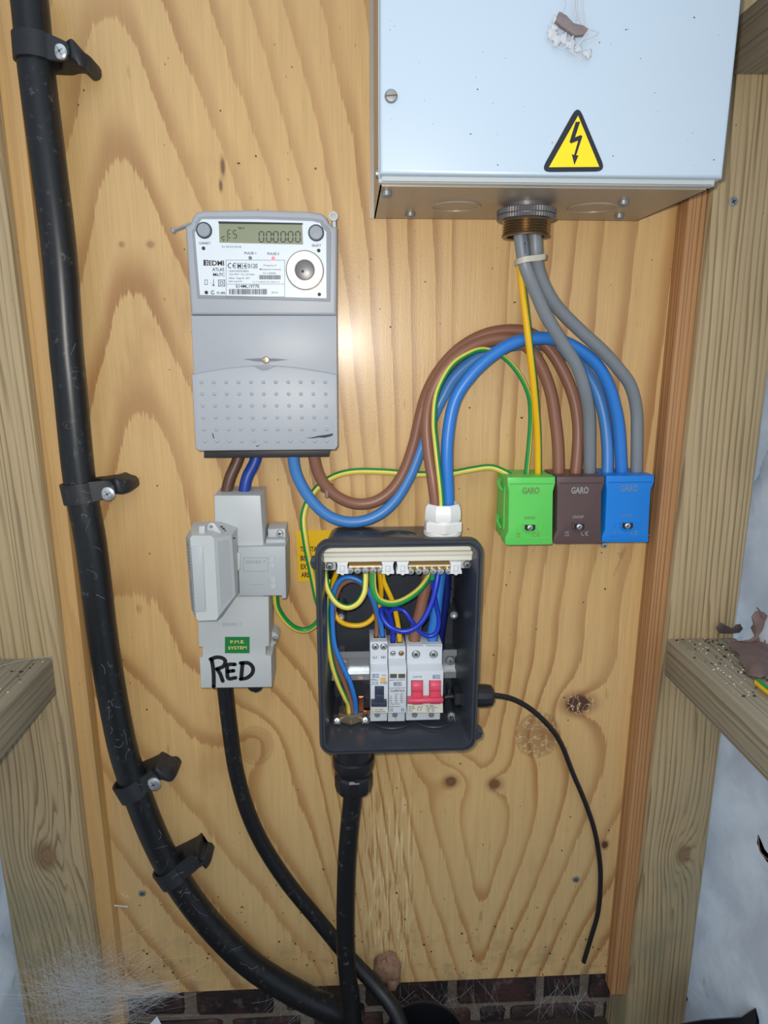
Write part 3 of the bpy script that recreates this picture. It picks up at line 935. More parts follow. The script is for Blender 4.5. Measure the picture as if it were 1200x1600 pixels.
dot(391, 403, 2.8, 'ink_grey', 'pulse_led'); dot(427, 403.5, 2.9, 'led', 'pulse_led')['label'] = 'lit red pulse light'
def word(s, px, py, h, w, mat='ink', d=f1, name='lettering', par=None, rot=0.0):
    mb = MB(); mb.text(s, px, py, d, h, w, rot=rot); return t.part(name, mb, mat, par or face)
word('EDMI', 338, 411, 7.6, 24); word('ATLAS', 341, 421, 5, 18.5); word('Mk7C', 342, 429, 5, 18)
word('PULSE 1', 391, 395.5, 3.6, 18); word('PULSE 2', 427, 396.5, 3.6, 18)
word('CONNECT', 320, 380, 3.4, 17.5); word('SELECT', 494.5, 383.5, 3.4, 14.5)
word('M14', 378, 415.5, 6.6, 13, 'ink'); word('0120', 395, 415.5, 6.6, 15); word('E14ML19770', 387, 447.3, 5, 36)
word('N 686', 345.5, 457.5, 4, 13); word('K1 K2 K3 K4 K5', 362, 385.5, 3, 30, 'ink_grey')
mb = MB()
for a, b, c, e in ((318, 406, 321.5, 415), (322.5, 406, 325, 408.5), (322.5, 409.5, 325, 411.5), (322.5, 412.5, 325, 415)): mb.rectpx(a, b, c, e, f1)
t.part('maker_logo', mb, 'ink', face)
def ce(mb, cx, cy, r, d, s=1.3):
    for ox, mid in ((0, False), (r * 1.75, True)):
        pts = []
        for k in range(13):
            a = math.radians(70 + 220.0 * k / 12); pts.append((cx + ox + r * math.cos(a), cy - r * math.sin(a)))
        inner = []
        for k in range(13):
            a = math.radians(70 + 220.0 * k / 12); inner.append((cx + ox + (r - s) * math.cos(a), cy - (r - s) * math.sin(a)))
        for k in range(12): mb.prism(O([pts[k], pts[k + 1], inner[k + 1], inner[k]], d), d + .0001, d - .0001)
        if mid: mb.rectpx(cx + ox - r, cy - s / 2, cx + ox + r * .2, cy + s / 2, d)
mb = MB(); ce(mb, 360, 415, 4.2, f1, 1.2); t.part('ce_mark', mb, 'ink', face)
mb = MB()
def frame(mb, x0, y0, x1, y1, d, w=.5):
    for a in ((x0, y0, x1, y0 + w), (x0, y1 - w, x1, y1), (x0, y0, x0 + w, y1), (x1 - w, y0, x1, y1)): mb.rectpx(*a, d)
frame(mb, 353, 406, 445, 464, f1); mb.rectpx(353, 443.6, 445, 444.1, f1); frame(mb, 370.5, 411, 386, 420, f1)
frame(mb, 341, 437, 351.5, 447.5, f1, 1.2); frame(mb, 343.7, 439.7, 348.8, 444.8, f1, 1.0); frame(mb, 319.5, 437, 324.5, 445, f1, .8); mb.rectpx(333.2, 436, 334.2, 444, f1); mb.rectpx(332, 444, 335, 447, f1); mb.rectpx(329, 442, 330, 443, f1)
for k in range(10):
    a, b = math.radians(40 + 30 * k), math.radians(70 + 30 * k)
    mb.prism(O([(332.5 + 3.4 * math.cos(a), 457 - 3.4 * math.sin(a)), (332.5 + 3.4 * math.cos(b), 457 - 3.4 * math.sin(b)), (332.5 + 1.7 * math.cos(b), 457 - 1.7 * math.sin(b)), (332.5 + 1.7 * math.cos(a), 457 - 1.7 * math.sin(a))], f1), f1 + .0001, f1)
t.part('label_frame', mb, 'ink_grey', face, kind='stuff')
rnd = random.Random(2)
mb = MB()
x = 358
while x < 416:
    w_ = rnd.choice((.6, 1.0, 1.5)); mb.rectpx(x, 451.5, x + w_, 460, f1); x += w_ + rnd.choice((.6, .9, 1.3))
x = 405
while x < 438:
    w_ = rnd.choice((.5, .9, 1.2)); mb.rectpx(x, 430, x + w_, 436.5, f1); x += w_ + rnd.choice((.6, .9))
t.part('barcode', mb, 'ink', face, kind='stuff')
mb = MB()
mb.text('UG/0120SGG30001', 373, 423.6, f1, 2.8, 31); mb.text('230-240V  0.5-10(100)A', 378, 429, f1, 2.8, 40); mb.text('50Hz  Class B  3K7', 374, 434.6, f1, 2.8, 33); mb.text('1000 imp/kWh', 368, 440, f1, 2.6, 22)
mb.text('Property of', 422, 415, f1, 3, 20); mb.text('Macquarie Leasing', 422, 421, f1, 3, 33); mb.text('SN 11400440', 421, 427, f1, 2.4, 20); mb.text('5 1 7 4 1M 59.1271.2P40.1/13', 416, 440.6, f1, 2, 42); mb.text('2014', 429, 457, f1, 3, 10)
t.part('fine_print', mb, 'ink_grey', face, kind='stuff')
q = W(476.5, 422.5, f1); R = mpp(476, 422, f1)
mb = MB(); mb.lathe(q, OUT, [(29.6 * R, -.0005), (29.6 * R, .0012), (28.6 * R, .0014)], 48); t.part('optical_port_edge', mb, 'bronze', face)
mb = MB(); mb.lathe(q, OUT, [(28.4 * R, 0), (28.4 * R, .0024), (27.6 * R, .003), (16 * R, .003), (15.5 * R, .0012), (.0001, .0012)], 48); port = t.part('optical_port', mb, 'ring_white', face)
mb = MB(); mb.lathe(q + Vector((0, -.0012, 0)), OUT, [(15.2 * R, 0), (15.2 * R, .0003), (13 * R, .0008), (.0001, .001)], 36); disc = t.part('port_disc', mb, 'lockring', port)
dot(473, 424, 2.2, 'ink', 'port_window', f1 + .0022); dot(481, 426, 1.8, 'face', 'port_window', f1 + .0022)
# hanging screws at the upper corners
mb = MB(); a, b = W(298, 350, .012), W(272, 360, .024)
mb.tube([a, b], .0018, 10, 0); mb.lathe(b, (b - a), [(.0028, 0), (.0028, .002), (.0015, .003)], 10)
t.part('seal_stud', mb, 'steel', label='thin steel stud at the upper left')
mb = MB(); q = W(521, 339, .03); mb.lathe(q, OUT, [(.0042, 0), (.0042, .004), (.0022, .004), (.0022, .001)], 14); mb.box(q.x - .002, q.x + .003, q.z - .010, q.z, .018, .03, bev=.001)
t.part('seal_stud', mb, 'dull_steel', label='steel seal screw at the upper right')
mb = MB()
for pts in ([(477, 684), (487, 683.5), (497, 681), (512, 679), (521, 677), (519, 681), (508, 684), (498, 683.5), (488, 685)], [(331, 676), (333, 678), (335, 686), (333.5, 685)], [(400, 697), (407, 695), (401, 698.5)]):
    mb.prism(O(pts, LD), LD + .0002, LD - .0002)
t.part('scuff', mb, 'ink', low, kind='stuff', label='black scuff on the lower cover')

# ------------------------------------------------------------------ service cut-out with fuse carrier, left
t = T('service_cutout', 372, 1076, 0, 'grey service cutout with fuse carrier, marked RED in black pen', 'fuse box')
BD = .046
mb = MB()
mb.prism(O([(309, 933), (420, 932), (421, 1010), (415.5, 1011), (415.5, 1024), (424, 1025.5), (425, 1074), (313.5, 1075.5), (311.5, 1028), (316, 1027), (316, 1011.5), (310, 1011)], BD), BD, .002,
         bev=.0012)
low = t.part('lower_housing', mb, 'cutout')
mb = MB(); mb.prism(O([(334, 774), (407, 774), (412.5, 856), (412, 932.5), (335, 932.5), (335, 818)], BD), BD, .002, bev=.0018)
up = t.part('upper_housing', mb, 'cutout')
mb = MB(); mb.prism(O([(371, 855), (446, 853.5), (447.5, 935), (440, 936), (440, 931), (374, 931)], BD + .006), BD + .006, .004, bev=.0012)
mid = t.part('terminal_cover', mb, 'cutout2')
mb = MB(); mb.prism(O([(418, 827), (446, 826), (446.5, 843), (419, 843)], .030), .030, .002, bev=.0012); t.part('fixing_lug', mb, 'cutout')
mb = MB(); mb.prism(O([(415, 843), (446, 843), (446, 856), (415, 856)], .040), .040, .002, bev=.001); t.part('fixing_step', mb, 'cutout2')
mb = MB(); screw_head(mb, W(437, 833, .030), OUT, 5.8 * mpp(437, 833, .03), .0028); t.part('screw', mb, ['steel', 't_dark'])
mb = MB(); mb.prism(O([(420, 985), (432, 990), (436, 997), (433, 1004), (424, 1012), (420, 1012)], .022), .022, .002, bev=.001); t.part('fixing_lug', mb, 'cutout')
mb = MB(); screw_head(mb, W(430, 998, .022), OUT, 5 * mpp(430, 998, .022), .0026); t.part('screw', mb, ['steel', 't_dark'])
for px, py in ((425.3, 872), (425.6, 882), (427, 905), (427.3, 915)):
    q = W(px, py, BD + .006); R = mpp(px, py, BD)
    mb = MB(); mb.ring(q, OUT, 4.2 * R, .7 * R, 20, 5); mb.lathe(q, OUT, [(3.6 * R, -.0003), (3.6 * R, .0002), (.0001, .0003)], 16)
    t.part('knockout_disc', mb, 'cutout', mid)
mb = MB()
dq = BD + .0061
frame(mb, 380, 871, 419, 893, dq, .6); mb.rectpx(392, 913, 413, 913.5, dq)
t.part('moulded_line', mb, 'ink_soft', mid)
mb = MB(); mb.text('SERIES 7', 399.5, 878, dq, 5, 31); t.part('lettering', mb, 'ink_soft', mid, label='raised moulded lettering')
mb = MB(); mb.text('SERIES 7', 363, 975.5, BD, 5, 31); t.part('lettering', mb, 'ink_soft', low, label='raised moulded lettering')
mb = MB(); mb.prism(O([(370, 864), (375, 865), (375.5, 890), (371, 892)], BD + .009), BD + .009, BD, bev=.0006); t.part('hinge_tab', mb, 'cutout', mid)
# fuse carrier: back plate, body, bevelled nose
bk = O([(305, 810), (335, 808), (369, 821), (374, 930), (345, 958), (303, 952), (299, 930), (296, 838)], BD)
md = O([(290, 838), (297, 826), (333, 823), (361, 832), (367, 930), (342, 966), (305, 966), (298, 945)], .076)
fr = O([(297, 838), (300, 836.5), (330, 836.5), (333, 840), (341, 963), (338, 969), (310, 970), (306, 966)], .094)
sd = Vector((0, 0, 0))
def ring3(pts, d): return [Vector((x, -d, z)) for x, z in pts]
# matching outlines, eight points each
bk = O([(297, 832), (303, 815), (345, 815), (371, 824), (374, 926), (352, 950), (318, 956), (303, 944)], BD)
md = O([(290, 840), (298, 826), (334, 826), (362, 836), (368, 930), (347, 962), (306, 966), (299, 952)], .078)
fr = O([(297, 841), (300, 837), (330, 837), (334, 841), (341, 964), (338, 969), (310, 970), (306.5, 966)], .096)
mb = MB(); mb.loft([ring3(bk, BD), ring3(md, .078), ring3(fr, .096)])
car = t.part('fuse_carrier', mb, 'cutout', angle=20)
mb = MB(); mb.prism(O([(299, 853), (316.5, 852.5), (318, 870), (322, 954), (305, 956)], .096), .0972, .095, bev=.0006); t.part('grip_panel', mb, 'cutout2', car)
# label panel on the bevelled right flank
def onface(a, b, c, e, uv):
    return [a.lerp(b, u).lerp(e.lerp(c, u), v) for u, v in uv]
a, b, c_, e_ = Vector((md[3][0], -.078, md[3][1])), Vector((fr[3][0], -.096, fr[3][1])), Vector((fr[4][0], -.096, fr[4][1])), Vector((md[4][0], -.078, md[4][1]))
nrm = (b - a).cross(e_ - a).normalized()
if nrm.x < 0: nrm = -nrm
q = onface(a, b, c_, e_, [(.2, .06), (.85, .05), (.85, .9), (.2, .92)])
mb = MB(); mb.add([p + nrm * .0006 for p in q] + [p - nrm * .001 for p in q], [[0, 1, 2, 3], [7, 6, 5, 4], [0, 1, 5, 4], [1, 2, 6, 5], [2, 3, 7, 6], [3, 0, 4, 7]])
t.part('flank_panel', mb, 'cutout2', car)
# small raised lettering marks down the left flank
mb = MB()
a, b, c_, e_ = Vector((fr[0][0], -.096, fr[0][1])), Vector((md[0][0], -.078, md[0][1])), Vector((md[7][0], -.078, md[7][1])), Vector((fr[7][0], -.096, fr[7][1]))
nrm = (b - a).cross(e_ - a).normalized()
if nrm.x > 0: nrm = -nrm
for k in range(22):
    if k in (9, 10, 11): continue
    v0 = .05 + k * .042
    q = onface(a, b, c_, e_, [(.25, v0), (.7, v0), (.7, v0 + .026), (.25, v0 + .026)])
    mb.add([p + nrm * .0005 for p in q] + [p - nrm * .0005 for p in q], [[0, 1, 2, 3], [7, 6, 5, 4], [0, 1, 5, 4], [1, 2, 6, 5], [2, 3, 7, 6], [3, 0, 4, 7]])
t.part('raised_marks', mb, 'ink_soft', car, kind='stuff')
mb = MB(); mb.prism(O([(311, 822), (321, 821), (321, 838), (311, 838)], .088), .090, .084, bev=.0008); t.part('seal_loop', mb, 'cutout', car)
mb = MB()
pts = O([(323, 838), (324, 822), (327, 817), (332, 816), (336, 818), (346, 831), (342, 838)], .080)
mb.prism(pts, .082, .078, bev=.0007); t.part('seal_loop', mb, 'cutout', car)
mb = MB(); q = W(330, 823, .082); mb.lathe(q, OUT, [(.0016, -.0004), (.0016, .0002), (.0001, .0002)], 12); t.part('seal_hole', mb, 'ink_grey', car)
# cable entry sleeve, bottom nub
mb = MB(); q = W(353, 776, .024); mb.lathe(q + Vector((0, 0, -.004)), (0, 0, 1), [(.0072, 0), (.0078, .005), (.0078, .008), (.0062, .008)], 20); t.part('entry_sleeve', mb, 'white_plastic', up)
mb = MB(); mb.prism(O([(383, 1072), (413, 1072), (407, 1080), (400, 1083), (390, 1080)], .030), .030, .01, bev=.0015); t.part('bottom_plug', mb, 'gland_black')
# PME label and handwritten RED
mb = MB(); mb.rectpx(351.5, 995, 390, 1020.5, BD, .0003); lab = t.part('green_label', mb, 'green_label', low, label='green label with yellow lettering')
for s, y, w_ in (('P.M.E.', 1003, 22), ('SYSTEM', 1012.3, 29)):
    mb = MB(); mb.text(s, 371, y, BD + .0004, 5.2, w_); t.part('lettering', mb, 'yellow_ink', lab)
def stroke(name, paths, r):
    mb = MB()
    for pth in paths:
        P = catmull([W(a, b, BD + .0002) for a, b in pth], 6)
        n = len(P)
        L, Rr = [], []
        for i in range(n):
            tt = (P[min(i + 1, n - 1)] - P[max(i - 1, 0)]).normalized(); nn = Vector((tt.z, 0, -tt.x))
            L.append(P[i] + nn * r); Rr.append(P[i] - nn * r)
        fr_ = L + Rr[::-1]
        mb.add(fr_ + [p + Vector((0, -.0002, 0)) for p in fr_], [[i, i + 1, 2 * n - 2 - i, 2 * n - 1 - i] for i in range(n - 1)] + [[2 * n + i, 2 * n + i + 1, 4 * n - 2 - i, 4 * n - 1 - i] for i in range(n - 1)])
        for p in (P[0], P[-1]): mb.lathe(p, OUT, [(r, -.0001), (r, .0002), (.0001, .0002)], 12)
    t.part(name, mb, 'marker', low, label='hand written in thick black marker')
hw = 3.1 * mpp(360, 1048, BD)
stroke('handwritten_letter', [[(334, 1073), (334, 1058), (333, 1044), (331, 1032)], [(329, 1030), (338, 1027), (347, 1028), (352, 1033), (349, 1041), (340, 1045)], [(339, 1045), (344, 1053), (348, 1064)]], hw)
stroke('handwritten_letter', [[(367, 1038), (356, 1039), (355, 1049), (357, 1060), (368, 1059)], [(356, 1049), (365, 1048)]], hw)
stroke('handwritten_letter', [[(379, 1036), (378, 1047), (377, 1060)], [(376, 1036), (388, 1036), (395, 1043), (394, 1052), (386, 1059), (376, 1061)]], hw)

# ------------------------------------------------------------------ yellow notice behind the enclosure
t = T('yellow_notice', 540, 905, 0, 'yellow notice with black print half hidden behind the black enclosure', 'sign')
mb = MB(); mb.prism(O([(463, 829), (608, 826), (608, 905), (466, 908)], 0), .0012, 0.0001); nt_ = t.part('plate', mb, 'yellow_sign')
for s, x, y, w_ in (('TH', 473.5, 858, 9), ('STA', 489, 858, 13), ('BS', 474, 872, 9), ('C', 488.5, 872, 4.4), ('EXT', 476.5, 885.5, 13), ('ARE', 477, 898, 13)):
    mb = MB(); mb.text(s, x, y, .0012, 8.4, w_); t.part('lettering', mb, 'ink', nt_)

# ------------------------------------------------------------------ three connector blocks
def connector(pxl, mat, mark, code, label, pts, base_px, gar, cod, scr, uk, cem):
    t = T('connector_block', base_px[0], base_px[1], 0, label, 'connector')
    D = .050
    front = O(pts, D)
    xs = [p[0] for p in front]; zs = [p[1] for p in front]
    x0, x1, z0, z1 = min(xs), max(xs), min(zs), max(zs)
    mb = MB(); mb.box(x0 + .001, x1 - .001, z0 + .002, z1 - .001, .0005, D - .016, bev=.0008); body = t.part('body', mb, mat)
    mb = MB(); mb.prism(front, D, D - .017, bev=.0014, seg=2); cov = t.part('cover', mb, mat)
    y0 = pts[0][1]; xa, xb = pts[0][0], pts[1][0]
    mb = MB(); mb.prism(O([(xa + 4, y0 + 9.6), (xb - 4, y0 + 9), (xb - 4, y0 + 10.2), (xa + 4, y0 + 10.8)], D), D + .0003, D - .001); t.part('groove', mb, mat + '_d' if mat + '_d' in M else mat, cov)
    yb = pts[-1][1]
    mb = MB(); mb.prism(O([(xa + 3, gar[1] + 74), (xb - 8, gar[1] + 73), (xb - 8, gar[1] + 74), (xa + 3, gar[1] + 75)], D), D + .0003, D - .001); t.part('groove', mb, mat, cov)
    mb = MB(); mb.text('GARO', gar[0], gar[1], D, 10.5, 27, thick=.0004); t.part('lettering', mb, mark, cov)
    mb = MB(); mb.text(code, cod[0], cod[1], D, 4.6, 17, thick=.0003); t.part('lettering', mb, mark, cov)
    mb = MB(); mb.text('UK', uk[0], uk[1] - 2.2, D, 3.2, 7, thick=.0003); mb.text('CA', uk[0], uk[1] + 2.2, D, 3.2, 7, thick=.0003); t.part('ukca_mark', mb, mark, cov, kind='stuff')
    mb = MB(); ce(mb, cem[0] - 3, cem[1], 3.6, D, 1.0); t.part('ce_mark', mb, mark, cov)
    k = mpp(scr[0], scr[1], D)
    mb = MB(); mb.prism(O([(scr[0] - 11, scr[1] - 6), (scr[0] + 11, scr[1] - 6), (scr[0] + 11, scr[1] + 3), (scr[0] + 6, scr[1] + 7.5), (scr[0] - 6, scr[1] + 7.5), (scr[0] - 11, scr[1] + 3)], D), D + .002, D - .001, bev=.0008); bs = t.part('screw_boss', mb, mat, cov)
    mb = MB(); mb.prism(O([(scr[0] - 8.5, scr[1] - 4.5), (scr[0] + 8.5, scr[1] - 4.5), (scr[0] + 8.5, scr[1] + 2.2), (scr[0] + 5, scr[1] + 5), (scr[0] - 5, scr[1] + 5), (scr[0] - 8.5, scr[1] + 2.2)], D + .002), D + .0022, D); t.part('screw_well', mb, 't_dark', cov)
    mb = MB(); screw_head(mb, W(scr[0], scr[1], D + .0022), OUT, 4.4 * k, .0014); t.part('screw', mb, ['steel', 't_dark'], cov)
    for s_ in (-1, 1):
        mb = MB(); frame(mb, scr[0] + s_ * 16 - 5, scr[1] - 4, scr[0] + s_ * 16 + 5, scr[1] + 3, D, .6); t.part('latch_outline', mb, mat, cov)
    return t, (x0, x1, z0, z1)
for nm, c in (('t_green', (72, 168, 70)), ('t_brown', (60, 46, 46)), ('t_blue', (12, 92, 168))):
    M[nm + '_d'] = plain(nm + '_line', rgb(*c), 0.5)
t, gb_ = connector(0, 't_green', 't_mark_g', 'DNO5E', 'bright green connector block, leftmost of the row of three', [(793, 746), (868, 745.5), (868, 755), (864.5, 769), (863.5, 838), (864, 849), (861, 851.5), (792, 852.5), (789, 850), (789, 841), (794, 830), (795, 768), (793, 757)], (826, 851), (829.5, 766.5), (827.5, 809), (828, 824.5), (810, 836), (839, 835.5))
x0, x1, z0, z1 = gb_
for zz in (z1 - .014, z0 + .016):
    mb = MB()
    for kk in range(2): mb.tube([(x0 + .0005, -.008 - kk * .008, zz + .006), (x0 - .0014, -.014 - kk * .008, zz + .002), (x0 + .0005, -.020 - kk * .008, zz - .004)], .0011, 6, 3)
    t.part('side_latch', mb, 't_green')
connector(1, 't_brown', 't_mark', 'DNO5P', 'dark plum brown connector block between the green and blue ones', [(870.5, 745), (945, 744.5), (945, 754), (940.5, 769), (939.5, 836), (940, 847), (937.5, 849.5), (867, 850), (865, 848), (865.5, 839), (870, 829), (871, 768), (870, 757)], (904, 850), (906, 766), (903.5, 807.5), (905, 823), (886, 834), (914.5, 833.5))
connector(2, 't_blue', 't_mark_b', 'DNO5N', 'bright blue connector block, rightmost of the row of three', [(947.5, 743.5), (1022.5, 743), (1022.5, 753), (1017, 767), (1013.5, 835), (1014, 846), (1011.5, 848), (942, 848), (940.5, 845), (941, 838), (945.5, 828), (948, 766), (947, 755)], (981, 848), (983, 763), (979, 805.5), (980.5, 821.5), (960, 834), (992, 832.5))
mb = MB(); q = W(944, 852, .004); mb.tube([q + Vector((0, .004, 0)), q], .002, 8, 0); screw_head(mb, q, OUT, .0034, .002)
solo('wood_screw', mb, ['steel', 't_dark'], q, 'small steel screw just under the blue connector block', 'screw')

# ------------------------------------------------------------------ black enclosure with its lid off
ED = .095
ex0, ex1, ez0, ez1 = -.0345, .1228, .5052, .7268
t = T('open_enclosure', 620, 1178, 0, 'open black plastic enclosure holding switchgear and coloured wires', 'enclosure')
mb = MB()
def rr3(inset, r, d): return [Vector((x, -d, z)) for x, z in rrect(ex0 + inset, ex1 - inset, ez0 + inset, ez1 - inset, r, 5)]
mb.loft([rr3(.011, .010, .002), rr3(.0055, .011, ED - .012), rr3(.0, .013, ED - .011), rr3(.0, .013, ED - .002), rr3(.001, .012, ED), rr3(.0028, .011, ED), rr3(.0030, .011, ED - .0022),
         rr3(.0042, .0105, ED - .0022), rr3(.0044, .0105, ED + .0004), rr3(.0058, .010, ED + .0004), rr3(.0066, .0095, ED - .003), rr3(.0135, .007, .008)])
t.part('box', mb, 'encl', angle=30)
mb = MB()
for yy in (.6235,):
    pass
# mounting ears
for (px, py, s_) in ((489, 879, -1), (750, 1144, 1)):
    q = W(px, py, ED - .006)
    mb = MB()
    pts = [(q.x - s_ * .006, q.z + .009), (q.x + s_ * .0012, q.z + .0045), (q.x + s_ * .0028, q.z), (q.x + s_ * .0012, q.z - .0045), (q.x - s_ * .006, q.z - .009)]
    mb.prism(pts, ED - .003, ED - .010, bev=.001); ear = t.part('mounting_ear', mb, 'encl')
    mb = MB(); mb.lathe((q.x - s_ * .0006, -(ED - .0029), q.z), OUT, [(.0012, -.001), (.0012, .0001), (.0001, .0001)], 10); t.part('ear_hole', mb, 't_dark', ear)
# knock-outs on top and inside the bottom
for px in (563, 622):
    x, _ = at(px, 838, .05); zz = ez1 - .0083
    mb = MB()
    for R in (.012, .0195): mb.ring((x, -.050, zz), (0, 0, 1), R, .0009, 32, 5)
    t.part('knockout', mb, 'encl')
for px in (612, 676):
    x, _ = at(px, 1148, .045); zz = ez0 + .0105
    mb = MB(); mb.ring((x, -.048, zz), (0, 0.06, 1), .0205, .0010, 36, 5); mb.lathe((x, -.048, zz - .001), (0, .06, 1), [(.018, 0), (.018, .0008), (.0001, .0008)], 28)
    t.part('knockout', mb, 'encl')
# pillars with threaded inserts
for px, py in ((532.5, 964), (709, 961), (536, 1122), (705, 1118)):
    q = W(px, py, .046); R = mpp(px, py, .046)
    mb = MB(); mb.lathe((q.x, -.006, q.z), OUT, [(11 * R, 0), (8.2 * R, .030), (7.4 * R, .040), (5.4 * R, .040), (5.2 * R, .036), (.0001, .036)], 20)
    mb.box(q.x - .0012, q.x + .0012, q.z, q.z + .020, .006, .026); pil = t.part('pillar', mb, 'encl')
    mb = MB(); mb.lathe((q.x, -.0435, q.z), OUT, [(5.2 * R, 0), (5.2 * R, .003), (3.0 * R, .003), (2.6 * R, .0005), (.0001, .0005)], 18); t.part('threaded_insert', mb, 'steel', pil)
mb = MB(); mb.box(at(692, 1015, .02)[0], at(729, 1015, .02)[0], at(700, 1046, .02)[1], at(700, 1013, .02)[1], .006, .022, bev=.001); t.part('rail_seat', mb, 'encl')
mb = MB(); mb.box(at(512, 1015, .02)[0], at(540, 1015, .02)[0], at(600, 1060, .02)[1], at(600, 1020, .02)[1], .006, .021, bev=.001); t.part('rail_seat', mb, 'encl')

# DIN rail
RX0, RX1 = at(511, 1040, .026)[0], at(712, 1040, .026)[0]
rz0, rz1 = at(600, 1061, .03)[1], at(600, 1017, .03)[1]
t = T('din_rail', 610, 1061, .022, 'zinc plated mounting rail across the back of the black enclosure', 'rail')
mb = MB()
mb.sideprism([(.0215, rz0 + .006), (.0215, rz1 - .006), (.0300, rz1 - .006), (.0300, rz1), (.0312, rz1), (.0312, rz1 - .007), (.0227, rz1 - .007), (.0227, rz0 + .007), (.0312, rz0 + .007), (.0312, rz0), (.0300, rz0), (.0300, rz0 + .006)], RX0, RX1)
t.part('rail', mb, 'rail', angle=20)
for px, py in ((537, 1034), (703, 1031)):
    mb = MB(); screw_head(mb, W(px, py, .0228), OUT, 8 * mpp(px, py, .023), .004, ang=.3); t.part('rail_screw', mb, ['steel', 'dull_steel'])

# modules on the rail
def zz(py, d, px=630): return at(px, py, d)[1]
def module(name, label, cat, xl, xr, ytop, sh, nose_t, nose_b, low_b, N=.078, S=.066, Lw=.060, lowx=0.0):
    t = T(name, (xl + xr) / 2, low_b, .03, label, cat)
    x0, x1 = at(xl, 1075, N)[0] + .0003, at(xr, 1075, N)[0] - .0003
    prof = [(.0315, zz(sh, S) - .001), (S, zz(sh, S)), (S, zz(nose_t - 13, S)), (N, zz(nose_t, N)), (N, zz(nose_b, N)), (Lw, zz(nose_b, N) - .0005), (Lw, zz(low_b, Lw)), (.0315, zz(low_b, Lw))]
    mb = MB(); mb.sideprism(prof, x0, x1, bev=.0007, seg=2)
    b = t.part('case', mb, 'module', angle=25)
    return t, b, x0, x1, N, S, Lw
def face_screw(t, par, px, py, d, r, mats=('steel', 't_dark'), ang=.7):
    q = W(px, py, d); k = mpp(px, py, d)
    mb = MB(); mb.lathe(q, OUT, [((r + 1) * k, -.0006), ((r + 1) * k, .0001), (.0001, .0002)], 18); t.part('screw_well', mb, 't_dark', par)
    mb = MB(); screw_head(mb, q + Vector((0, -.0002, 0)), OUT, r * k, .0008, ang=ang); t.part('terminal_screw', mb, list(mats), par)
def slot_top(t, par, px, py, d, w, zt):
    x, _ = at(px, py, d)
    mb = MB(); mb.box(x - w / 2, x + w / 2, zt - .003, zt + .0002, d - .005, d + .004); t.part('wire_entry', mb, 't_dark', par)

# RCBO
t, b, x0, x1, N, S, Lw = module('rcbo_breaker', 'narrow circuit breaker with navy toggle, leftmost on the rail', 'circuit breaker', 578.5, 607, 971, 1002, 1049, 1114, 1126)
zt = zz(1002, S)
for px in (588, 598): slot_top(t, b, px, 988, .052, .0055, zt)
face_screw(t, b, 586.5, 1010.5, S, 4.4); face_screw(t, b, 599.5, 1010.5, S, 4.4)
def mtext(t, par, s, px, py, h, w, mat='ink', d=N, name='lettering'):
    mb = MB(); mb.text(s, px, py, d, h, w); return t.part(name, mb, mat, par)
mtext(t, b, 'L1', 586, 1027, 4, 5, d=S + .001); mtext(t, b, 'N1', 599, 1027, 4, 6, d=S + .001)
mb = MB(); frame(mb, 581.5, 1053, 592, 1059, N, .5); t.part('logo_frame', mb, 'ink_blue', b); mtext(t, b, 'BG', 586.8, 1056, 4, 8, 'ink_blue')
mb = MB(); mb.rectpx(594.5, 1058.5, 602.5, 1064.5, N, .0008); t.part('test_button', mb, 'orange', b, label='amber test button')
mb = MB(); mb.text('B40', 583, 1062, N, 2.6, 6); mb.text('30mA', 588.5, 1062.5, N, 2, 5); mb.text('240V 6kA', 586, 1066, N, 2, 10); mb.text('EN 61009', 586, 1069, N, 2, 10); mb.text('TEST', 600, 1055.5, N, 2, 7); mb.text('UKCA', 597, 1067, N, 2.6, 6); mb.ring(W(602.5, 1067, N), OUT, 2 * mpp(602, 1067, N), .4 * mpp(602, 1067, N), 14, 4)
t.part('fine_print', mb, 'ink', b, kind='stuff')
mb = MB(); mb.rectpx(580, 1106.5, 605, 1113.5, N, .0003); t.part('print_strip', mb, 'module_cream', b)
mb = MB(); mb.text('C   N1 230V', 590, 1109, N + .0003, 2, 18); mb.text('CURB40C30A', 592, 1112, N + .0003, 2, 22); t.part('fine_print', mb, 'ink', b, kind='stuff')
mb = MB(); mb.rectpx(585.5, 1072, 600, 1100, N, .0003); t.part('toggle_slot', mb, 't_dark', b)
mb = MB()
mb.prism(O([(586, 1072.5), (599.5, 1072.5), (599.5, 1084), (586, 1084)], N), N + .002, N - .001, bev=.0006)
mb.prism(O([(586, 1086), (599.5, 1086), (600, 1099), (585.5, 1099)], N + .004), N + .004, N - .001, bev=.0006)
mb.prism(O([(580, 1097.5), (604.5, 1097.5), (604.5, 1105), (580, 1105)], N + .007), N + .007, N, bev=.001)
t.part('toggle', mb, 'toggle', b)
mb = MB(); q = W(589.5, 1117, Lw); mb.lathe(q, OUT, [(.003, -.0005), (.003, .0002), (.0001, .0002)], 16); t.part('terminal_screw', mb, 'dull_steel', b)

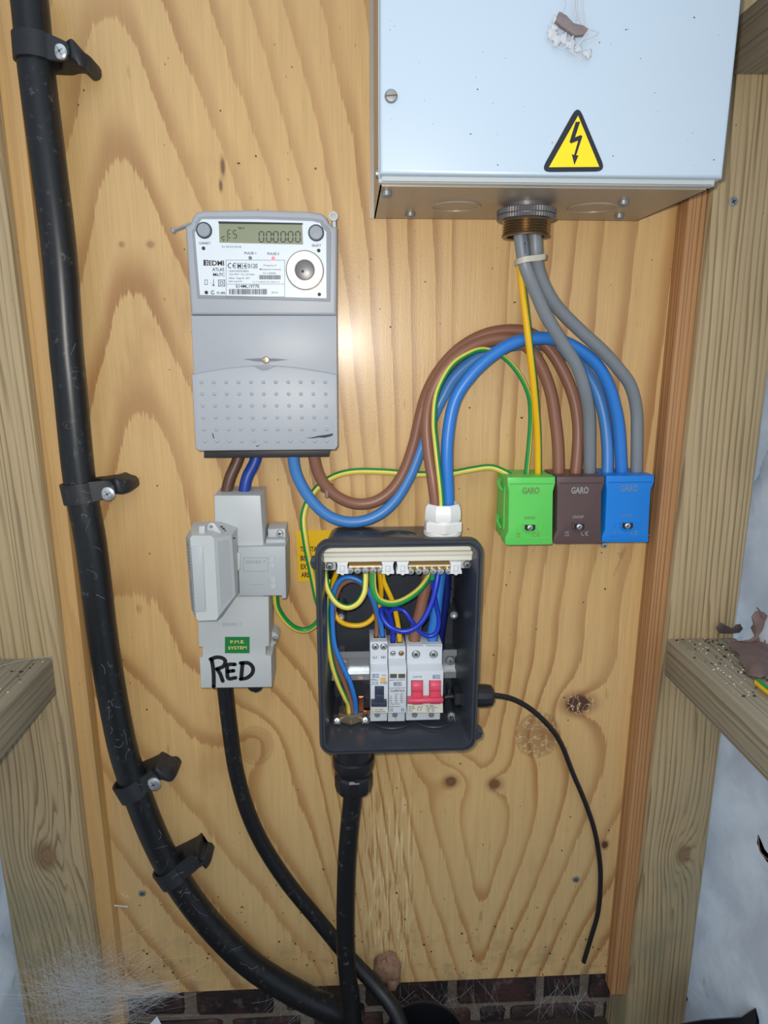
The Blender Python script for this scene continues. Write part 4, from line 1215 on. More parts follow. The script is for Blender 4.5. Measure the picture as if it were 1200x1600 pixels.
# surge protector
t, b, x0, x1, N, S, Lw = module('surge_protector', 'white surge protection module with printed table between the breakers', 'surge protector', 607, 635.5, 983, 1010, 1041, 1114, 1127, N=.075, S=.063)
zt = zz(1010, S)
for px in (614, 624): slot_top(t, b, px, 995, .050, .0055, zt)
face_screw(t, b, 614, 1021, S, 3.2); face_screw(t, b, 627, 1021, S, 3.2, ('brass', 't_dark'))
mb = MB(); mb.rectpx(609, 1052, 634, 1060, N, .0003); fr_ = t.part('window_frame', mb, 'module_cream', b)
for a in (609.5, 622.5):
    mb = MB(); mb.rectpx(a, 1053, a + 10.5, 1059.3, N + .0003, .0003); t.part('status_window', mb, 'lockring', b)
mb = MB(); frame(mb, 615, 1066, 627.5, 1071.5, N, .5); t.part('logo_frame', mb, 'ink_blue', b); mtext(t, b, 'BG', 621, 1068.7, 3.8, 9.5, 'ink_blue')
mtext(t, b, 'CUSPDT216', 621, 1079.5, 3.2, 22)
mb = MB(); mb.text('MADE BY AND INSPECTED', 621, 1062.5, N, 1.8, 24); mb.text('Surge Protection Device', 621, 1075, N, 2, 25)
rows = [('', 'L-N', 'N-PE'), ('Un', '230V', '255V'), ('In', '20kA', '20kA'), ('Imax', '40kA', '40kA'), ('Up', '1.5kV', '1.5kV')]
for r, row in enumerate(rows):
    for c, s in enumerate(row):
        if s: mb.text(s, (611, 619, 627.5)[c], 1084.5 + r * 3.2, N, 1.9, (3.5, 5, 5)[c])
mb.text('TYPE 1+2 T2', 617, 1100.2, N, 2, 14); mb.text('BS EN 61643-11', 618, 1104, N, 2, 18); mb.text('UK', 612, 1108, N, 2.2, 5.5); mb.text('CA', 612, 1111, N, 2.2, 5.5); frame(mb, 627, 1107, 631, 1111, N, .6)
t.part('fine_print', mb, 'ink', b, kind='stuff')
mb = MB(); xx = at(618.3, 1121, Lw)[0]; mb.box(xx - .0002, xx + .0002, zz(1126, Lw), zz(1116, Lw), Lw - .002, Lw + .0003); t.part('seam', mb, 'ink_grey', b)
mb = MB(); q = W(617, 1117, Lw); mb.lathe(q, OUT, [(.003, -.0005), (.003, .0002), (.0001, .0002)], 16); t.part('terminal_screw', mb, 'dull_steel', b)

# main switch
t, b, x0, x1, N, S, Lw = module('main_switch', 'double width main switch with two pinkish red levers', 'isolator switch', 636.5, 693, 992, 1008, 1050, 1114, 1126)
zt = zz(1008, S)
for px in (648, 676): slot_top(t, b, px, 998, .054, .010, zt)
face_screw(t, b, 650, 1022.5, S, 5.6); face_screw(t, b, 677.5, 1022.5, S, 5.6)
mb = MB()
for a in ((638, 661), (665, 690)): mb.rectpx(a[0], 1008.5, a[1], 1009.2, S + .0006)
t.part('seam', mb, 'ink_grey', b)
mtext(t, b, 'CUSW100', 652, 1057.5, 3, 14, 'ink_blue')
mb = MB(); frame(mb, 676, 1054.5, 687.5, 1060.3, N, .5); t.part('logo_frame', mb, 'ink_blue', b); mtext(t, b, 'BG', 681.8, 1057.4, 4, 9, 'ink_blue')
for a in (643.2, 671.2):
    mb = MB(); mb.rectpx(a - .8, 1063, a + 17.8, 1094, N, .0002); t.part('lever_slot', mb, 't_dark', b)
    k = mpp(650, 1075, N)
    mb = MB()
    xa, xb = at(a, 1075, N)[0], at(a + 17, 1075, N)[0]
    za, zb_, zc, zd = zz(1064, N), zz(1077, N), zz(1079, N), zz(1097, N)
    mb.sideprism([(N - .002, za), (N + .001, za), (N + .004, (za + zb_) / 2 + .001), (N + .0045, zb_), (N + .003, zc), (N + .006, zd), (N - .002, zd)], xa, xb, bev=.0005)
    t.part('lever', mb, 'red', b, angle=50)
mb = MB(); mb.sideprism([(N, zz(1092, N + .006)), (N + .008, zz(1092, N + .008)), (N + .010, zz(1096, N + .01)), (N + .009, zz(1100, N + .009)), (N, zz(1100, N))], at(637.5, 1096, N + .008)[0], at(692.5, 1096, N + .008)[0], bev=.0006)
t.part('lever_bar', mb, 'red', b)
mb = MB(); mb.rectpx(637.5, 1101, 692, 1113.5, N, .0002); t.part('print_strip', mb, 'module_cream', b)
n2 = N + .0002
mb = MB(); mb.text('AC-22A', 643, 1104, n2, 2.2, 9); mb.text('100A 400V', 643.5, 1107, n2, 2.2, 10); mb.text('50Hz', 641, 1110.5, n2, 2.2, 6); mb.text('IN 100A', 672, 1103, n2, 2.4, 12); mb.text('BS EN 60947-3', 675, 1106, n2, 2, 17); mb.text('UK', 669, 1108.5, n2, 2.2, 5); mb.text('CA', 669, 1111.3, n2, 2.2, 5)
for xx in (652.5, 657): 
    mb.prism(O([(xx, 1106), (xx + 2.5, 1103.5), (xx + 3, 1104), (xx + .5, 1106.5)], n2), n2 + .0001, n2); mb.rectpx(xx, 1107, xx + .7, 1111, n2)
mb.ring(W(676.5, 1110, n2), OUT, 1.8 * k, .35 * k, 14, 4)
t.part('fine_print', mb, 'ink', b, kind='stuff')
for px in (648, 674):
    mb = MB(); q = W(px, 1117, Lw); mb.lathe(q, OUT, [(.0032, -.0005), (.0032, .0002), (.0001, .0002)], 16); t.part('terminal_screw', mb, 'dull_steel', b)
# copper busbar stub left of the breakers
q = W(564, 1111, .052)
mb = MB(); mb.box(at(560, 1100, .052)[0], at(568.5, 1100, .052)[0], at(564, 1112, .052)[1], at(564, 1089, .052)[1], .050, .053, bev=.0004); mb.box(at(560, 1100, .052)[0], at(581, 1100, .052)[0], at(564, 1113, .052)[1], at(564, 1110, .052)[1], .046, .053, bev=.0004)
solo('copper_busbar', mb, 'copper', q, 'short bent copper busbar stub left of the narrow breaker', 'busbar')
mb = MB(); mb.box(at(558, 1118, .045)[0], at(581, 1118, .045)[0], at(564, 1122, .045)[1], at(564, 1116, .045)[1], .040, .046, bev=.0008)
solo('steel_bar', mb, 'steel', W(564, 1121, .045), 'shiny steel bar just below the copper stub', 'bar')

# ------------------------------------------------------------------ terminal bar across the top of the enclosure
TD = .080
t = T('terminal_bar', 622, 890, .06, 'cream terminal bar with a row of screws inside the enclosure top', 'terminal block')
tx0, tx1 = at(505.5, 870, TD)[0], at(739.5, 870, TD)[0]
Zt = lambda py, d=TD: at(620, py, d)[1]
mb = MB()
mb.sideprism([(.062, Zt(854, .074)), (.074, Zt(854, .074)), (.0745, Zt(861, .0745)), (.079, Zt(862.5, .079)), (.0805, Zt(866, .0805)), (.079, Zt(870, .079)), (.0778, Zt(870.5)), (.0778, Zt(877, .078)), (.070, Zt(878, .07)), (.062, Zt(878, .066))], tx0, tx1, bev=.0004)
tb = t.part('carrier', mb, 'cream', angle=30)
for a, b_ in ((505.5, 525), (719, 739)):
    mb = MB(); mb.box(at(a, 884, .07)[0], at(b_, 884, .07)[0], at(620, 889.5, .07)[1], at(620, 874, .07)[1], .062, .071, bev=.0008); t.part('fixing_tab', mb, 'cutout', label='grey fixing tab')
for px, py in ((515, 884), (729.5, 881.5)):
    mb = MB(); screw_head(mb, W(px, py, .071), OUT, 6 * mpp(px, py, .071), .003); t.part('fixing_screw', mb, ['dull_steel', 't_dark'])
for a, b_ in ((525.5, 544.5), (596, 616), (619.5, 639), (703, 722)):
    mb = MB()
    x_ = (a + b_) / 2; w_ = (b_ - a) / 2
    mb.prism(O([(x_ - w_, 878), (x_ + w_, 878), (x_ + w_ - 1.5, 883), (x_ + w_ - 1.5, 889), (x_ + w_, 893), (x_ + w_, 897), (x_ + 3, 897), (x_ + 2, 899), (x_ - 2, 899), (x_ - 3, 897), (x_ - w_, 897), (x_ - w_, 893), (x_ - w_ + 1.5, 889), (x_ - w_ + 1.5, 883)], .076), .076, .062, bev=.0005); h_ = t.part('end_holder', mb, 'white_plastic')
    mb = MB(); frame(mb, x_ - 3.5, 884, x_ + 3.5, 893, .076, .5); t.part('moulded_line', mb, 'ink_soft', h_)
for a, b_ in ((545, 597), (638, 703)):
    mb = MB(); mb.box(at(a, 885, .072)[0], at(b_, 885, .072)[0], at(620, 893, .072)[1], at(620, 878.5, .072)[1], .064, .072, bev=.0005); t.part('brass_bar', mb, 'brass')
    mb = MB(); mb.box(at(a, 885, .072)[0], at(b_, 885, .072)[0], at(620, 885.8, .073)[1], at(620, 884, .073)[1], .068, .073); t.part('cover_strip', mb, 'cream')
for px, py in [(x, 891.5) for x in (547, 558.7, 571, 583, 595)] + [(x, 892.5) for x in (642, 654, 665, 677, 688.5, 701)]:
    mb = MB(); q = W(px, py, .074); k = mpp(px, py, .074)
    mb.lathe(q + Vector((0, .006, 0)), OUT, [(4.4 * k, 0), (4.4 * k, .006)], 14); screw_head(mb, q, OUT, 5.2 * k, .002, ang=random.uniform(0, 1.5)); t.part('terminal_screw', mb, ['steel', 'dull_steel'])

# ------------------------------------------------------------------ glands on the enclosure
def vgland(name, label, mat, px, py0, d, prof, hexes=(), parts=('flange', 'nut', 'dome')):
    pass
# white gland on top
x, z = at(691, 838, .045); k = mpp(691, 820, .045); z = ez1 - .0075
t = T('white_gland', 691, 838, .045, 'white plastic cable gland on top of the black enclosure', 'cable gland')
t.org = Vector((x, -.045, z)); t.o.location = t.org
mb = MB(); mb.lathe((x, -.045, z), (0, 0, 1), [(29 * k, 0), (29 * k, .003), (27 * k, .0036)], 36); t.part('flange', mb, 'gland_white')
mb = MB(); mb.lathe((x, -.045, z), (0, 0, 1), [(30.5 * k, .0036), (31.5 * k, .0045), (31.5 * k, .013), (30 * k, .014)], 6, up=(1, .6, 0)); t.part('hex_nut', mb, 'gland_white', angle=30)
mb = MB(); mb.lathe((x, -.045, z), (0, 0, 1), [(26 * k, .013), (26 * k, .016)], 36); t.part('neck', mb, 'gland_white')
mb = MB(); mb.lathe((x, -.045, z), (0, 0, 1), [(28.5 * k, .0155), (29.5 * k, .017), (29.5 * k, .023), (28 * k, .029), (25 * k, .0315), (22 * k, .0315), (22 * k, .026)], 8, up=(1, .3, 0)); t.part('dome_nut', mb, 'gland_white', angle=30)
# black gland underneath
x, z = at(552, 1183, .045); k = mpp(552, 1200, .045); z = ez0 + .0085
H_ = lambda py: z - at(552, py, .045)[1]
t = T('armoured_cable_gland', 552, 1236, .045, 'large black cable gland under the enclosure holding the thick cable', 'cable gland')
t.org = Vector((x, -.045, z)); t.o.location = t.org
mb = MB(); mb.lathe((x, -.045, z), (0, 0, -1), [(29 * k, 0), (29 * k, H_(1185))], 36); t.part('neck', mb, 'gland_black')
mb = MB(); mb.lathe((x, -.045, z), (0, 0, -1), [(30 * k, H_(1180)), (32.5 * k, H_(1182)), (32.5 * k, H_(1192)), (30 * k, H_(1200)), (27.5 * k, H_(1203))], 36); t.part('shroud_ring', mb, 'gland_black')
mb = MB(); mb.lathe((x, -.045, z), (0, 0, -1), [(28 * k, H_(1198)), (30 * k, H_(1200)), (30 * k, H_(1206)), (28 * k, H_(1208))], 6, up=(1, .9, 0)); t.part('hex_nut', mb, 'gland_black', angle=30)
mb = MB()
mb.lathe((x, -.045, z), (0, 0, -1), [(28 * k, H_(1205)), (30.5 * k, H_(1208)), (30.5 * k, H_(1222)), (28 * k, H_(1231)), (22 * k, H_(1235)), (16.5 * k, H_(1235))], 12, up=(1, .3, 0)); t.part('back_nut', mb, 'gland_black', angle=22)
GBX = x
# metal lug ring inside over the gland
q = W(549, 1148, .045); k = mpp(549, 1148, .045)
t = T('earth_lug', 549, 1156, .045, 'nickel brass gland nut and clamp on the enclosure floor', 'lug')
zf = ez0 + .0115
t.org = Vector((q.x, -.045, zf)); t.o.location = t.org
mb = MB(); mb.lathe((q.x, -.045, zf), (0, 0, 1), [(21 * k, 0), (22 * k, .001), (22 * k, .009), (20.5 * k, .010), (14 * k, .010), (14 * k, .006)], 6, up=(1, .55, 0)); t.part('hex_nut', mb, 'nickel', angle=30)
for s_ in (-1, 1):
    mb = MB(); c = Vector((q.x + s_ * 21.5 * k, -.052, zf + .004)); mb.box(c.x - .004, c.x + .004, zf, zf + .005, .045, .058, bev=.0008); t.part('clamp_ear', mb, 'nickel')
    mb = MB(); screw_head(mb, c + Vector((0, -.006, .001)), (0, -1, .5), .0030, .002); t.part('clamp_screw', mb, ['steel', 't_dark'])
mb = MB(); mb.lathe((q.x, -.045 - 21 * k * .92, zf + .005), OUT, [(.0016, 0), (.0016, .002), (.0001, .0022)], 10); t.part('set_screw', mb, 'brass')
# side gland
y_, z_ = -.05, at(752, 1087, .05)[1]
xw = ex1 - .0075
t = T('side_gland', 762, 1087, .05, 'small black cable gland on the right side of the enclosure', 'cable gland')
t.org = Vector((xw, y_, z_)); t.o.location = t.org
k = mpp(755, 1087, .05)
LG = at(771, 1087, .05)[0] - xw
mb = MB(); mb.lathe((xw - .001, y_, z_), (1, 0, 0), [(17.5 * k, 0), (17.5 * k, .006), (16 * k, .0065)], 6, up=(0, .3, 1)); t.part('hex_body', mb, 'gland_black', angle=30)
mb = MB(); mb.lathe((xw, y_, z_), (1, 0, 0), [(16 * k, .005), (17.8 * k, .0065), (17.8 * k, LG * .75), (16 * k, LG * .93), (11 * k, LG), (5 * k, LG)], 14); t.part('dome_nut', mb, 'gland_black', angle=25)
mb = MB(); mb.lathe((ex1 - .0085, y_, z_), (-1, 0, 0), [(19 * k, 0), (19 * k, .002), (17 * k, .0025), (17 * k, .0085), (15.5 * k, .0095), (6 * k, .0095)], 6, up=(0, .2, 1)); t.part('inner_nut', mb, 'gland_black', angle=30)
SGX, SGZ = xw, z_

# ------------------------------------------------------------------ cables: each one is a thing; path given as (pixel x, pixel y, distance from the plywood)
def cable(name, label, pts, r, mats, group=None, stripe=None, n=12, extra=None, cat='cable'):
    P = [p if isinstance(p, Vector) else W(*p) for p in pts]
    mb = MB(); mb.tube(P, r, n, 6, stripe)
    o = mb.build(name, mats, None, P[-1], 80)
    return tag(o, label, cat, group)
def lp(pts, d):
    """spread distances d along a list of pixels"""
    n = len(pts); m = len(d) - 1
    out = []
    for i, p in enumerate(pts):
        f = i / (n - 1) * m; j = min(int(f), m - 1); q = f - j
        out.append((p[0], p[1], d[j] * (1 - q) + d[j + 1] * q))
    return out
G1 = 'grey sheathed cables from the white cabinet'
cable('grey_cable', 'grey sheathed cable running down into the dark brown connector block', lp([(813, 318), (811, 345), (816, 393), (822, 420), (837, 457), (853, 493), (877, 533), (900, 570), (913, 607), (920, 647), (921, 697), (921, 752)], [.072, .074, .074, .066, .056, .050, .036, .026]), .0060, 'c_grey', G1)
cable('grey_cable', 'grey sheathed cable curving right into the blue connector block', lp([(834, 318), (835, 345), (837, 390), (840, 420), (853, 453), (873, 483), (907, 517), (940, 547), (967, 577), (985, 603), (994, 640), (995, 690), (994, 752)], [.072, .070, .060, .046, .038, .030, .026]), .0060, 'c_grey', G1)
mb = MB()
for s, px, py in (('10', 815.5, 347), ('42', 817, 358), ('HARMON', 820, 382)):
    mb.text(s, px, py, .0802 if py > 350 else .0800, 3.4, 8 if len(s) == 2 else 26, rot=math.radians(97), thick=.0003)
tp = solo('cable_print', mb, 'ink_blue', W(821, 365, .08), 'dark lettering printed along the upper grey cable', 'print', kind='stuff')
cable('earth_cable', 'yellow and green earth cable hanging straight down to the green block', lp([(817, 318), (812, 400), (814, 430), (820, 480), (828, 547), (835, 613), (840, 680), (841, 752)], [.064, .062, .058, .054, .050, .042, .032, .026]), .0036, ['c_yel2', 'c_grn'], 'green and yellow earth wires', stripe=(225, 345))
# tie round the two grey cables
mb = MB()
c = W(828, 406, .0715)
P = []
for k in range(28):
    a = 2 * math.pi * k / 28
    ca, sa = math.cos(a), math.sin(a)
    e = .62
    P.append(c + Vector((.0124 * (abs(ca) ** e) * (1 if ca > 0 else -1), .0102 * (abs(sa) ** e) * (1 if sa > 0 else -1), .0025 * ca)))
vs, fs = [], []
for i, p in enumerate(P):
    o_ = Vector((p.x - c.x, p.y - c.y, 0)).normalized()
    for du, dz in ((0, -.0024), (.0010, -.0024), (.0010, .0024), (0, .0024)): vs.append(p + o_ * du + Vector((0, 0, dz)))
for i in range(28):
    for j in range(4): fs.append([i * 4 + j, i * 4 + (j + 1) % 4, ((i + 1) % 28) * 4 + (j + 1) % 4, ((i + 1) % 28) * 4 + j])
mb.add(vs, fs)
solo('cable_tie', mb, 'tie', c, 'pale plastic tie bundling the two grey cables', 'cable tie')

BRN, BLU = 'brown supply cables', 'blue supply cables'
cable('brown_cable', 'brown cable arching from the meter over to the brown block', lp([(488, 700), (496, 735), (508, 758), (527, 776), (555, 787), (585, 784), (612, 766), (632, 735), (647, 692), (656, 652), (668, 612), (689, 575), (720, 543), (757, 523), (797, 516), (830, 522), (858, 545), (880, 580), (896, 620), (903, 660), (903, 700), (898, 752)], [.02, .016, .012, .010, .008, .008, .008, .010, .012, .016, .020, .024]), .0060, 'c_brown', BRN)
cable('brown_cable', 'brown cable arching from the white gland to the brown block', lp([(683, 812), (681, 785), (676, 747), (669, 700), (667, 655), (675, 615), (695, 577), (725, 549), (760, 533), (797, 530), (825, 543), (845, 572), (860, 612), (868, 660), (872, 700), (873, 752)], [.047, .046, .034, .026, .024, .022, .022, .022, .022, .024]), .0060, 'c_brown', BRN)
cable('blue_cable', 'blue cable arching from the meter behind the brown ones to the blue block', lp([(457, 700), (463, 740), (485, 780), (515, 807), (550, 816), (585, 808), (615, 785), (640, 745), (658, 700), (675, 655), (692, 620), (707, 593), (730, 570), (757, 553), (800, 540), (845, 538), (880, 550), (907, 572), (930, 605), (943, 647), (949, 697), (949, 752)], [.02, .016, .014, .012, .010, .008, .008, .006, .006, .006, .008, .012, .018, .024]), .0060, 'c_blue_pale', BLU)
cable('blue_cable', 'bright blue cable arching from the white gland to the blue block', lp([(700, 812), (700, 773), (698, 713), (702, 663), (712, 623), (733, 590), (763, 560), (797, 538), (830, 529), (867, 530), (900, 543), (930, 567), (950, 600), (962, 640), (968, 680), (972, 752)], [.047, .046, .042, .042, .040, .038, .034, .030, .026]), .0060, 'c_blue', BLU)
GY = 'green and yellow earth wires'
cable('earth_cable', 'green and yellow earth wire looping from the white gland to the green block', lp([(691, 812), (689, 770), (681, 697), (678, 657), (683, 613), (704, 573), (731, 553), (757, 546), (787, 558), (810, 583), (825, 613), (829, 640), (828, 680), (821, 752)], [.058, .054, .042, .036, .033, .030, .030, .030, .028, .026]), .0026, ['c_yel', 'c_grn'], GY, stripe=(0, 150))
cable('earth_cable', 'green and yellow earth wire snaking between the cutout and the green block', lp([(801, 756), (797, 744), (785, 736), (765, 730), (735, 734), (700, 740), (650, 741), (600, 737), (550, 737), (515, 748), (488, 772), (474, 806), (478, 850), (487, 895), (495, 935), (501, 955), (497, 972), (480, 984), (462, 982), (445, 968), (433, 948), (430, 925)], [.026, .020, .012, .008, .004, .004, .024, .024, .020, .018, .022, .026]), .0034, ['c_yel', 'c_grn'], GY, stripe=(10, 150))
mb = MB(); q = W(511, 762, .012)
mb.ring(q, (.5, .2, -1), .0068, .0009, 22, 6); mb.box(q.x - .002, q.x + .002, q.z - .009, q.z + .006, .018, .021, bev=.0008)
solo('cable_tie', mb, 'tie_dirty', q, 'dirty tie holding the earth wire to the brown cable', 'cable tie')
cable('brown_cable', 'short dark brown cable from the meter into the cutout', lp([(378, 695), (371, 720), (360, 745), (354, 768), (353, 790)], [.016, .018, .022, .024, .024]), .0058, 'c_brown_dark', BRN)
cable('blue_cable', 'short dark blue cable from the meter into the cutout', lp([(405, 695), (398, 722), (387, 744), (382, 765), (381, 790)], [.016, .018, .022, .024, .024]), .0058, 'c_blue_dark', BLU)

# black cables and the thick service pipe
BK = 'black cables'
cable('service_cable', 'black cable falling from the cutout to the duct', lp([(350, 1062), (352, 1078), (358, 1130), (368, 1200), (386, 1265), (412, 1322), (450, 1380), (495, 1435), (540, 1490), (582, 1535), (617, 1580), (640, 1640)], [.024, .024, .020, .018, .016, .016, .018, .028, .050, .075]), .0088, 'cablk', BK)
cable('armoured_cable', 'thick black armoured cable dropping from the gland below the enclosure', [Vector((GBX, -.045, at(552, 1222, .045)[1])), (551, 1245, .045), (543, 1330, .045), (540, 1420, .046), (541, 1500, .050), (549, 1570, .055), (556, 1640, .06)], .0105, 'cablk', BK)
pipe_px = [(40, -40), (46, 0), (58, 120), (76, 260), (93, 400), (103, 540), (109, 600), (124, 750), (142, 850), (161, 1000), (180, 1112), (199, 1194), (238, 1300), (280, 1380), (335, 1452), (400, 1513), (475, 1558), (520, 1577), (562, 1590)]
cable('service_pipe', 'thick black plastic pipe curving down the left of the board', lp(pipe_px, [.030, .030, .030, .030, .030, .030, .030, .030, .030, .028, .028]), .0150, 'pipe', n=24, cat='pipe')
cable('thin_cable', 'thin black cable curling from the side gland down the board', [Vector((at(695, 1090, .05)[0], -.05, SGZ - .001)), Vector((SGX - .012, -.05, SGZ)), Vector((SGX + .02, -.05, SGZ)), (773, 1086.5, .05), (802, 1092.5, .044), (832, 1110, .034), (859, 1136, .024), (877, 1163, .018), (895, 1208, .012), (914, 1253, .008), (929, 1298, .006), (937, 1346, .005), (938, 1385, .005), (934, 1427, .005), (923, 1466, .005), (912, 1503, .005)], .0029, 'cabthin', BK)
mb = MB(); a = W(912, 1503, .005); b = W(911, 1506, .005); mb.lathe(a, b - a, [(.0015, 0), (.0015, (b - a).length)], 10)

# wires inside the enclosure
IN = 'wires inside the black enclosure'
cable('earth_wire', 'yellow green wire loop at the left end of the terminal bar', lp([(507, 880), (508, 897), (512, 920), (525, 941), (542, 949), (558, 943), (568, 928), (570.5, 912), (571, 890)], [.060, .068, .076, .078, .078, .074, .068]), .0030, ['c_yel', 'c_grn'], IN, stripe=(250, 340), cat='wire')
cable('earth_wire', 'yellow green wire running down the left inside of the enclosure', lp([(514, 905), (511, 935), (510, 967), (513, 1004), (519, 1038), (528.5, 1067), (539, 1090), (545, 1106), (546, 1150)], [.050, .055, .060, .060, .060, .058, .052, .045]), .0027, ['c_yel', 'c_grn'], IN, stripe=(225, 340), cat='wire')
cable('blue_wire', 'light blue wire from the narrow breaker curling down to the lug', lp([(597.5, 996), (597, 987), (593, 967), (584, 941), (572, 917), (559, 906), (543, 902), (530, 908), (522, 923), (519, 948), (519.5, 977), (523, 1009), (534, 1038), (546, 1064), (553.5, 1088), (556, 1109), (555, 1150)], [.052, .054, .060, .060, .058, .056, .056, .058, .062, .062, .056, .045]), .0026, 'c_blue', IN, cat='wire')
cable('brown_wire', 'brown wire from the narrow breaker curling down to the lug', lp([(588, 996), (588.5, 987), (588, 960), (578, 928), (562, 910), (547, 907), (533, 915), (525, 932), (521, 960), (519, 1000), (527, 1040), (539, 1069), (549, 1098), (551, 1115), (550, 1150)], [.052, .052, .050, .050, .048, .048, .050, .052, .054, .052, .045]), .0026, 'c_brown', IN, cat='wire')
cable('earth_wire', 'yellow wire looping left from the middle of the terminal bar', lp([(527, 893), (519, 914), (517, 938), (522, 956), (532, 971), (548, 977), (567, 976), (582, 966), (593, 947), (595.5, 925), (593, 890)], [.046, .044, .042, .046, .050, .050, .046, .050, .066]), .0027, ['c_yel2', 'c_grn'], IN, stripe=(80, 190), cat='wire')
cable('earth_wire', 'yellow green wire swinging from the terminal bar up to the white gland', lp([(582.5, 888), (583, 917), (590, 935.5), (606, 943), (624, 941), (643, 931), (660, 916), (674, 894), (684, 865), (689, 830)], [.068, .072, .074, .074, .070, .062, .054, .050, .047]), .0034, ['c_yel', 'c_grn'], IN, stripe=(345, 425), cat='wire')
cable('earth_wire', 'yellow wire from the terminal bar to the surge protector', lp([(597, 888), (599, 905), (604, 918), (614, 941), (620.5, 967), (624, 992), (624.5, 1003)], [.060, .058, .056, .054, .050]), .0027, ['c_yel2', 'c_grn'], IN, stripe=(230, 300), cat='wire')
cable('brown_wire', 'fat brown cable from the gland into the main switch', lp([(684, 838), (676, 870), (668, 901), (664, 922), (658.5, 946), (652, 972), (648, 992), (647, 1006)], [.046, .046, .048, .050, .052, .054]), .0060, 'c_brown', IN, cat='wire')
cable('blue_wire', 'fat light blue cable from the gland into the main switch', lp([(697, 838), (692, 870), (687, 904), (683, 935.5), (680, 967), (676, 990), (675.5, 1006)], [.046, .045, .046, .050, .052, .054]), .0060, 'c_blue', IN, cat='wire')
cable('blue_wire', 'deep navy wire at the right of the enclosure top', lp([(700, 876), (698, 901), (697, 930), (693, 962), (689, 990), (687, 1020)], [.040, .038, .036, .032, .028]), .0044, 'c_deep', IN, cat='wire')
cable('blue_wire', 'royal blue wire looping low in front from the terminal bar', lp([(686, 886), (684, 900), (681, 917), (674, 943), (661, 969), (645, 983), (627, 986.5), (609, 979), (598, 966), (595.5, 955), (599, 951), (606, 957), (612, 975), (614, 992), (614, 1004)], [.068, .072, .076, .080, .080, .078, .072, .062, .056, .052, .050]), .0027, 'c_navy', IN, cat='wire')
cable('blue_wire', 'royal blue wire with green sleeve looping behind the front one', lp([(677, 887), (676, 905), (678, 925), (682, 948), (686, 970), (682, 988), (669, 994), (655, 986), (643, 970), (632, 955), (621, 951), (611, 954), (606, 962)], [.066, .066, .064, .066, .068, .068, .068, .066, .062, .058, .054]), .0023, 'c_navy', IN, cat='wire')
mb = MB(); mb.tube([W(677, 894, .0665), W(675.5, 905, .0665)], .0031, 12, 0)
solo('green_sleeve', mb, 'c_grn', W(676, 905, .0665), 'short green sleeve on a thin blue wire under the terminal bar', 'sleeve')

